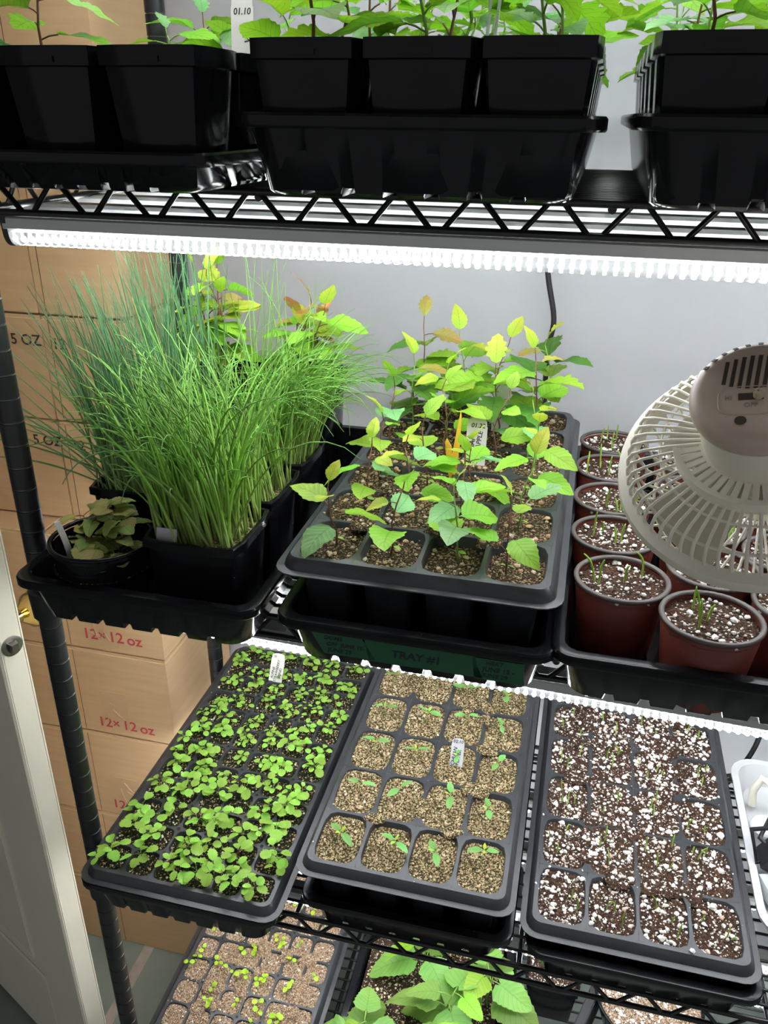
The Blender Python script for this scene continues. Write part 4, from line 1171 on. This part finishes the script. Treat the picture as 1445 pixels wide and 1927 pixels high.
# white jug, adapter and cords at the right rear
t = thing('white_tub', 'shallow white plastic tub on the lower shelf right of the perlite tray', 'tub', (1.0, .245, Z3 + .003))
TS = []
b = MB(); hw, hl = .126, .165
lpw = lambda a, c, r, z: [(x, y, z) for (x, y) in rr(a, c, r, [], 5)]
loft(b, [lpw(hw - .02, hl - .02, .03, 0), lpw(hw - .008, hl - .008, .035, .036), lpw(hw, hl, .04, .037), lpw(hw, hl, .04, .041), lpw(hw - .010, hl - .010, .034, .041), lpw(hw - .022, hl - .022, .03, .008)])
ob('body', b.mesh('body', whitepl, 40), t)
b = MB(); b.lathe([(.0005, .030), (.018, .030), (.021, .034), (.019, .037), (.010, .038), (.0005, .038)], 28); ob('clear_disc', b.mesh('clear_disc', clearpl, 40), t, Matrix.Translation((-.09, .03, .0)))
b = MB(); b.tube([(-.098, .085, .02), (-.10, .09, .045), (-.09, .095, .065), (-.075, .085, .062), (-.06, .05, .055), (-.04, .0, .05), (-.01, -.06, .045)], .006, 10); ob('hose', b.mesh('hose', mat('cream_hose', (.74, .71, .60), .35), 60), t)
b = MB(); b.bbox(-.018, .018, -.028, .028, 0, .03, .005); ob('plug', b.mesh('plug', whitepl, 40), t, Matrix.Translation((-.088, -.085, .012)) @ Matrix.Rotation(.3, 4, 'Z'))
def cord(name, pts, r, label, m=cordm):
    P = [Vector(p) for p in pts]; out = []
    for i in range(len(P) - 1):
        p0, p1, p2, p3 = P[max(i - 1, 0)], P[i], P[i + 1], P[min(i + 2, len(P) - 1)]
        for k in range(6):
            s = k / 6
            out.append(.5 * ((2 * p1) + (p2 - p0) * s + (2 * p0 - 5 * p1 + 4 * p2 - p3) * s * s + (3 * p1 - p0 - 3 * p2 + p3) * s ** 3))
    out.append(P[-1])
    b = MB(); b.tube([q - P[0] for q in out], r, 8)
    return tag(ob(name, b.mesh(name, m, 60), loc=P[0]), label, 'cord')
cord('hanging_cable', [(.513, .585, -.12), (.511, .585, -.207), (.528, .585, -.285), (.524, .585, -.334), (.527, .585, -.43), (.54, .585, -.52), (.56, .585, -.60)], .0042, 'black power cord hanging down the white wall behind the fruit tree seedlings')
cord('hanging_cable', [(.905, .43, -.72), (.915, .43, -.84), (.917, .43, -.90), (.902, .43, -.960), (.880, .43, -1.01), (.86, .44, -1.06)], .0042, 'black cord curving down behind the right lower tray')
cord('hanging_cable', [(.868, .40, -.955), (.93, .40, -.935), (1.03, .40, -.915), (1.14, .395, -.90)], .0028, 'thin black cord crossing to the right behind the lower tray')
t = thing('power_adapter', 'black power adapter block with tangled cords right of the lower tray', 'adapter', (.915, .205, Z3 + .050))
b = MB(); b.bbox(-.022, .022, -.018, .018, -.02, .02, .004); ob('block', b.mesh('block', cordm, 40), t, Matrix.Rotation(.5, 4, 'Y'))
b = MB(); b.box(-.006, .006, -.0192, -.018, -.008, .008); ob('rating_label', b.mesh('rating_label', whitepl), t, Matrix.Rotation(.5, 4, 'Y'))
for pts in ([(0, 0, 0), (-.025, .02, .012), (-.01, .05, .02), (.05, .06, .01)], [(0, 0, 0), (-.03, -.01, -.004), (-.035, .03, .015), (.02, .04, .025), (.08, .03, .02)], [(0, 0, 0), (.015, -.03, .01), (-.02, -.05, .0), (.05, -.08, -.005), (.1, -.06, 0)]):
    P = [Vector(p) for p in pts]; b = MB(); b.tube(P, .0035, 6); ob('cord', b.mesh('cord', cordm, 60), t)
# looped white cord on the floor side of the left front post
b = MB(); pts = []
for k in range(60):
    a = 2 * PI * k / 20
    pts.append((.030 * math.cos(a) + .003 * math.sin(k), .05 * math.sin(a), .018 * math.sin(a * 1.0 + .5) + .0035 * (k // 20)))
b.tube(pts, .0032, 6)
tag(ob('white_cord_coil', b.mesh('white_cord_coil', whitepl, 60), loc=(-.056, .17, -1.13)), 'coil of white cord hanging beside the left front post', 'cord')

# ------------------------------------------------------------------ clip fan seen from behind
dirv = (fw + rt * ((1432 - 722.5) / FPX) + up * ((963.5 - 878) / FPX))
FC = CAM + dirv * .60
dd = dirv.normalized(); uu = (up - dd * up.dot(dd)).normalized(); rr_ = dd.cross(uu)
TI = math.radians(36)
fz = (-dd * math.cos(TI) + uu * math.sin(TI)).normalized()
fy = (uu - fz * uu.dot(fz)).normalized()
fx = fy.cross(fz)
FM = Matrix.Identity(4)
for i in range(3): FM[i][0], FM[i][1], FM[i][2], FM[i][3] = fx[i], fy[i], fz[i], FC[i]
fan = thing('clip_fan', 'ivory clip fan seen from behind, hanging over the terracotta pots', 'fan')
fan.matrix_basis = FM
FRAD = .1015
b = MB(); b.lathe([(FRAD - .010, .004), (FRAD - .009, .0065), (FRAD - .001, .004), (FRAD, -.003), (FRAD - .002, -.009), (FRAD - .010, -.0085), (FRAD - .011, -.002)], 72, close=True)
ob('cage_ring', b.mesh('cage_ring', fanm, 50), fan)
# rear guard bars
rear = MB()
bar_pts = [(.034, 0, .030), (.060, 0, .0275), (.080, 0, .0235), (.0885, 0, .0195), (.0925, 0, .012), (.0935, 0, .003)]
rear.tube(bar_pts, [.0012, .0012, .0012, .0013, .0014, .0014], 6); rbm = rear.mesh('guard_bar', fanm, 60)
NB = 64
for k in range(NB): ob('guard_bar', rbm, fan, Matrix.Rotation(2 * PI * k / NB, 4, 'Z'))
for (rad, z, r) in ((.068, .0255, .0011), (.0865, .019, .0012)):
    b = MB(); b.lathe([(rad + r * math.cos(a), z + r * math.sin(a)) for a in [2 * PI * q / 6 for q in range(6)]], 64, close=True)
    ob('guard_hoop', b.mesh('guard_hoop', fanm, 60), fan)
# front guard
fb = MB(); fb.tube([(.016, 0, -.046), (.060, 0, -.042), (.086, 0, -.030), (.0935, 0, -.008)], .0011, 5); fbm = fb.mesh('front_guard_bar', fanm, 60)
for k in range(40): ob('front_guard_bar', fbm, fan, Matrix.Rotation(2 * PI * (k + .5) / 40, 4, 'Z'))
for (rad, z) in ((.05, -.0435), (.078, -.036)):
    b = MB(); b.lathe([(rad + .0012 * math.cos(a), z + .0012 * math.sin(a)) for a in [2 * PI * q / 6 for q in range(6)]], 56, close=True)
    ob('guard_hoop', b.mesh('guard_hoop', fanm, 60), fan)
b = MB(); b.lathe([(.0005, -.049), (.016, -.048), (.018, -.045), (.0005, -.044)], 28); ob('front_badge', b.mesh('front_badge', fanm, 50), fan)
# blades
bl = MB(); n = 8; v = []; f = []
for i in range(n + 1):
    q = i / n; r_ = .012 + .070 * q
    for k in range(9):
        s = k / 8 - .5; ang = s * (1.05 - .25 * q) + .25 * q
        zz = -.014 + s * -.026 * (1 - .3 * q)
        v.append((r_ * math.cos(ang), r_ * math.sin(ang), zz))
for i in range(n):
    for k in range(8): a = i * 9 + k; f.append((a, a + 1, a + 10, a + 9))
m0 = len(v); v += [(a, c, e_ - .0012) for (a, c, e_) in v]; f += [tuple(m0 + q for q in ff[::-1]) for ff in f]
fbl = mat('milky_fan_blade', (.66, .63, .56), .35); tt_ = NT(fbl)
tr = tt_.n('ShaderNodeBsdfTranslucent'); tr.inputs[0].default_value = (.66, .63, .56, 1); ms = tt_.n('ShaderNodeMixShader'); ms.inputs[0].default_value = .45
tt_.l(tt_.b.outputs[0], ms.inputs[1]); tt_.l(tr.outputs[0], ms.inputs[2]); tt_.l(ms.outputs[0], tt_.t.nodes['Material Output'].inputs[0])
blm = mk('blade', v, f, fbl, 179)
for k in range(4): ob('blade', blm, fan, Matrix.Rotation(2 * PI * k / 4 + .5, 4, 'Z'))
b = MB(); b.lathe([(.0005, -.026), (.012, -.025), (.014, -.02), (.014, .0), (.0005, .001)], 24); ob('hub', b.mesh('hub', fanm, 40), fan)
# motor housing: ivory collar + taupe domed cap
b = MB(); b.lathe([(.0005, .020), (.036, .021), (.0385, .030), (.0395, .050), (.0405, .066), (.0405, .070)], 48); ob('motor_collar', b.mesh('motor_collar', fanm, 40), fan)
CZ = .0875
b = MB(); b.lathe([(.0405, .0685), (.0435, .0705), (.0448, .074), (.0445, .079), (.0415, .0845), (.036, CZ - .0008), (.028, CZ), (.0005, CZ)], 56)
cap = ob('motor_cap', b.mesh('motor_cap', fancap, 40), fan)
# half-moon shroud with slots below the collar
def arcband(r0, r1, z0, z1, a0, a1, name, m, parent, n=28):
    v = []; f = []
    for k in range(n + 1):
        a = a0 + (a1 - a0) * k / n; c, s = math.cos(a), math.sin(a)
        v += [(r0 * c, r0 * s, z0), (r1 * c, r1 * s, z0), (r1 * c, r1 * s, z1), (r0 * c, r0 * s, z1)]
    for k in range(n):
        for q in range(4): f.append((4 * k + q, 4 * k + (q + 1) % 4, 4 * k + 4 + (q + 1) % 4, 4 * k + 4 + q))
    f += [(3, 2, 1, 0), (4 * n, 4 * n + 1, 4 * n + 2, 4 * n + 3)]
    return ob(name, mk(name, v, f, m, 40), parent)
A0, A1 = math.radians(180 + 8), math.radians(360 - 8)
shr = arcband(.056, .0585, .026, .037, A0, A1, 'vent_shroud', fanm, fan)
arcband(.036, .0405, .0335, .0355, A0, A1, 'shroud_plate', fanm, shr)
arcband(.0535, .057, .0335, .0355, A0, A1, 'shroud_plate', fanm, shr)
for k in range(22):
    a = A0 + (A1 - A0) * (k + .5) / 22
    b = MB(); b.box(.039, .055, -.0021, .0021, .0336, .0354); ob('shroud_slat', b.mesh('shroud_slat', fanm), shr, Matrix.Rotation(a, 4, 'Z'))
# slots, switch, print on the cap
for k in range(8):
    l = .009 + .0055 * math.sin(PI * (k + .5) / 8)
    b = MB(); b.bbox(-.0013, .0013, -l, l, 0, .0006, .0003); ob('vent_slot', b.mesh('vent_slot', fandark), cap, Matrix.Translation((-.0215 + .005 * k, .0135, CZ - .0001)) @ Matrix.Rotation(-.12, 4, 'Z'))
for k in range(11):
    a = math.radians(32 + 116 * k / 10)
    b = MB(); b.bbox(-.0016, .0016, -.002, .002, 0, .0006, .0003); ob('vent_hole', b.mesh('vent_hole', fandark), cap, Matrix.Translation((.0395 * math.cos(a), .0395 * math.sin(a), .0857)) @ Matrix.Rotation(a - PI / 2, 4, 'Z') @ Matrix.Rotation(-.55, 4, 'X'))
pl = []
for (x, y) in sq(0, 0, .0195, .0115, 0, 40, 4.)[0:0] or [(p[0], p[1]) for p in sq(0, 0, .0195, .0115, 0, 40, 4.)]: pl.append((x - .006, y - .0105, CZ + .0002))
b = MB(); b.tube(pl + [pl[0], pl[1]], .0005, 5, False); ob('switch_outline', b.mesh('switch_outline', fancap, 60), cap)
b = MB(); b.bbox(-.0075, .0075, -.0028, .0028, 0, .0005, .0002); sw = ob('switch_slot', b.mesh('switch_slot', fandark), cap, Matrix.Translation((-.006, -.0075, CZ)))
b = MB(); b.lathe([(.0032, 0), (.0032, .004), (.0026, .0052), (.0005, .0055)], 16); ob('switch_knob', b.mesh('switch_knob', mat('tan_knob', (.50, .40, .28), .45), 40), sw, Matrix.Translation((.0045, 0, .0002)))
emb = mat('embossed_taupe', (.34, .26, .21), .5)
for (s, x, y) in (('HI', -.0195, -.0080), ('OFF', -.006, -.0145), ('LO', .0078, -.0080)):
    ob('lettering', text_mesh(s, .0046, emb), cap, Matrix.Translation((x, y, CZ + .0002)))
b = MB(); b.disc(.0036, 0, 20); ob('screw_hole', b.mesh('screw_hole', fandark), cap, Matrix.Translation((-.012, -.0270, CZ + .0002)))
# arm and clip up to the upper shelf edge, beyond the right of the view
b = MB(); b.tube([(.036, .0, .055), (.060, .004, .060), (.085, .012, .060), (.100, .03, .05)], [.010, .009, .009, .010], 12); ob('arm', b.mesh('arm', fanm, 60), fan)
inv = FM.inverted()
p_end = inv @ Vector((.845, -.012, -.094))
p_st = Vector((.100, .03, .05))
b = MB(); b.tube([p_st, p_st.lerp(p_end, .5) + Vector((.006, 0, 0)), p_end], [.010, .008, .009], 12); ob('arm', b.mesh('arm', fanm, 60), fan)
b = MB(); b.bbox(-.018, .018, -.014, .014, -.012, .012, .003); ob('clip', b.mesh('clip', fanm, 40), fan, Matrix.Translation(p_end))
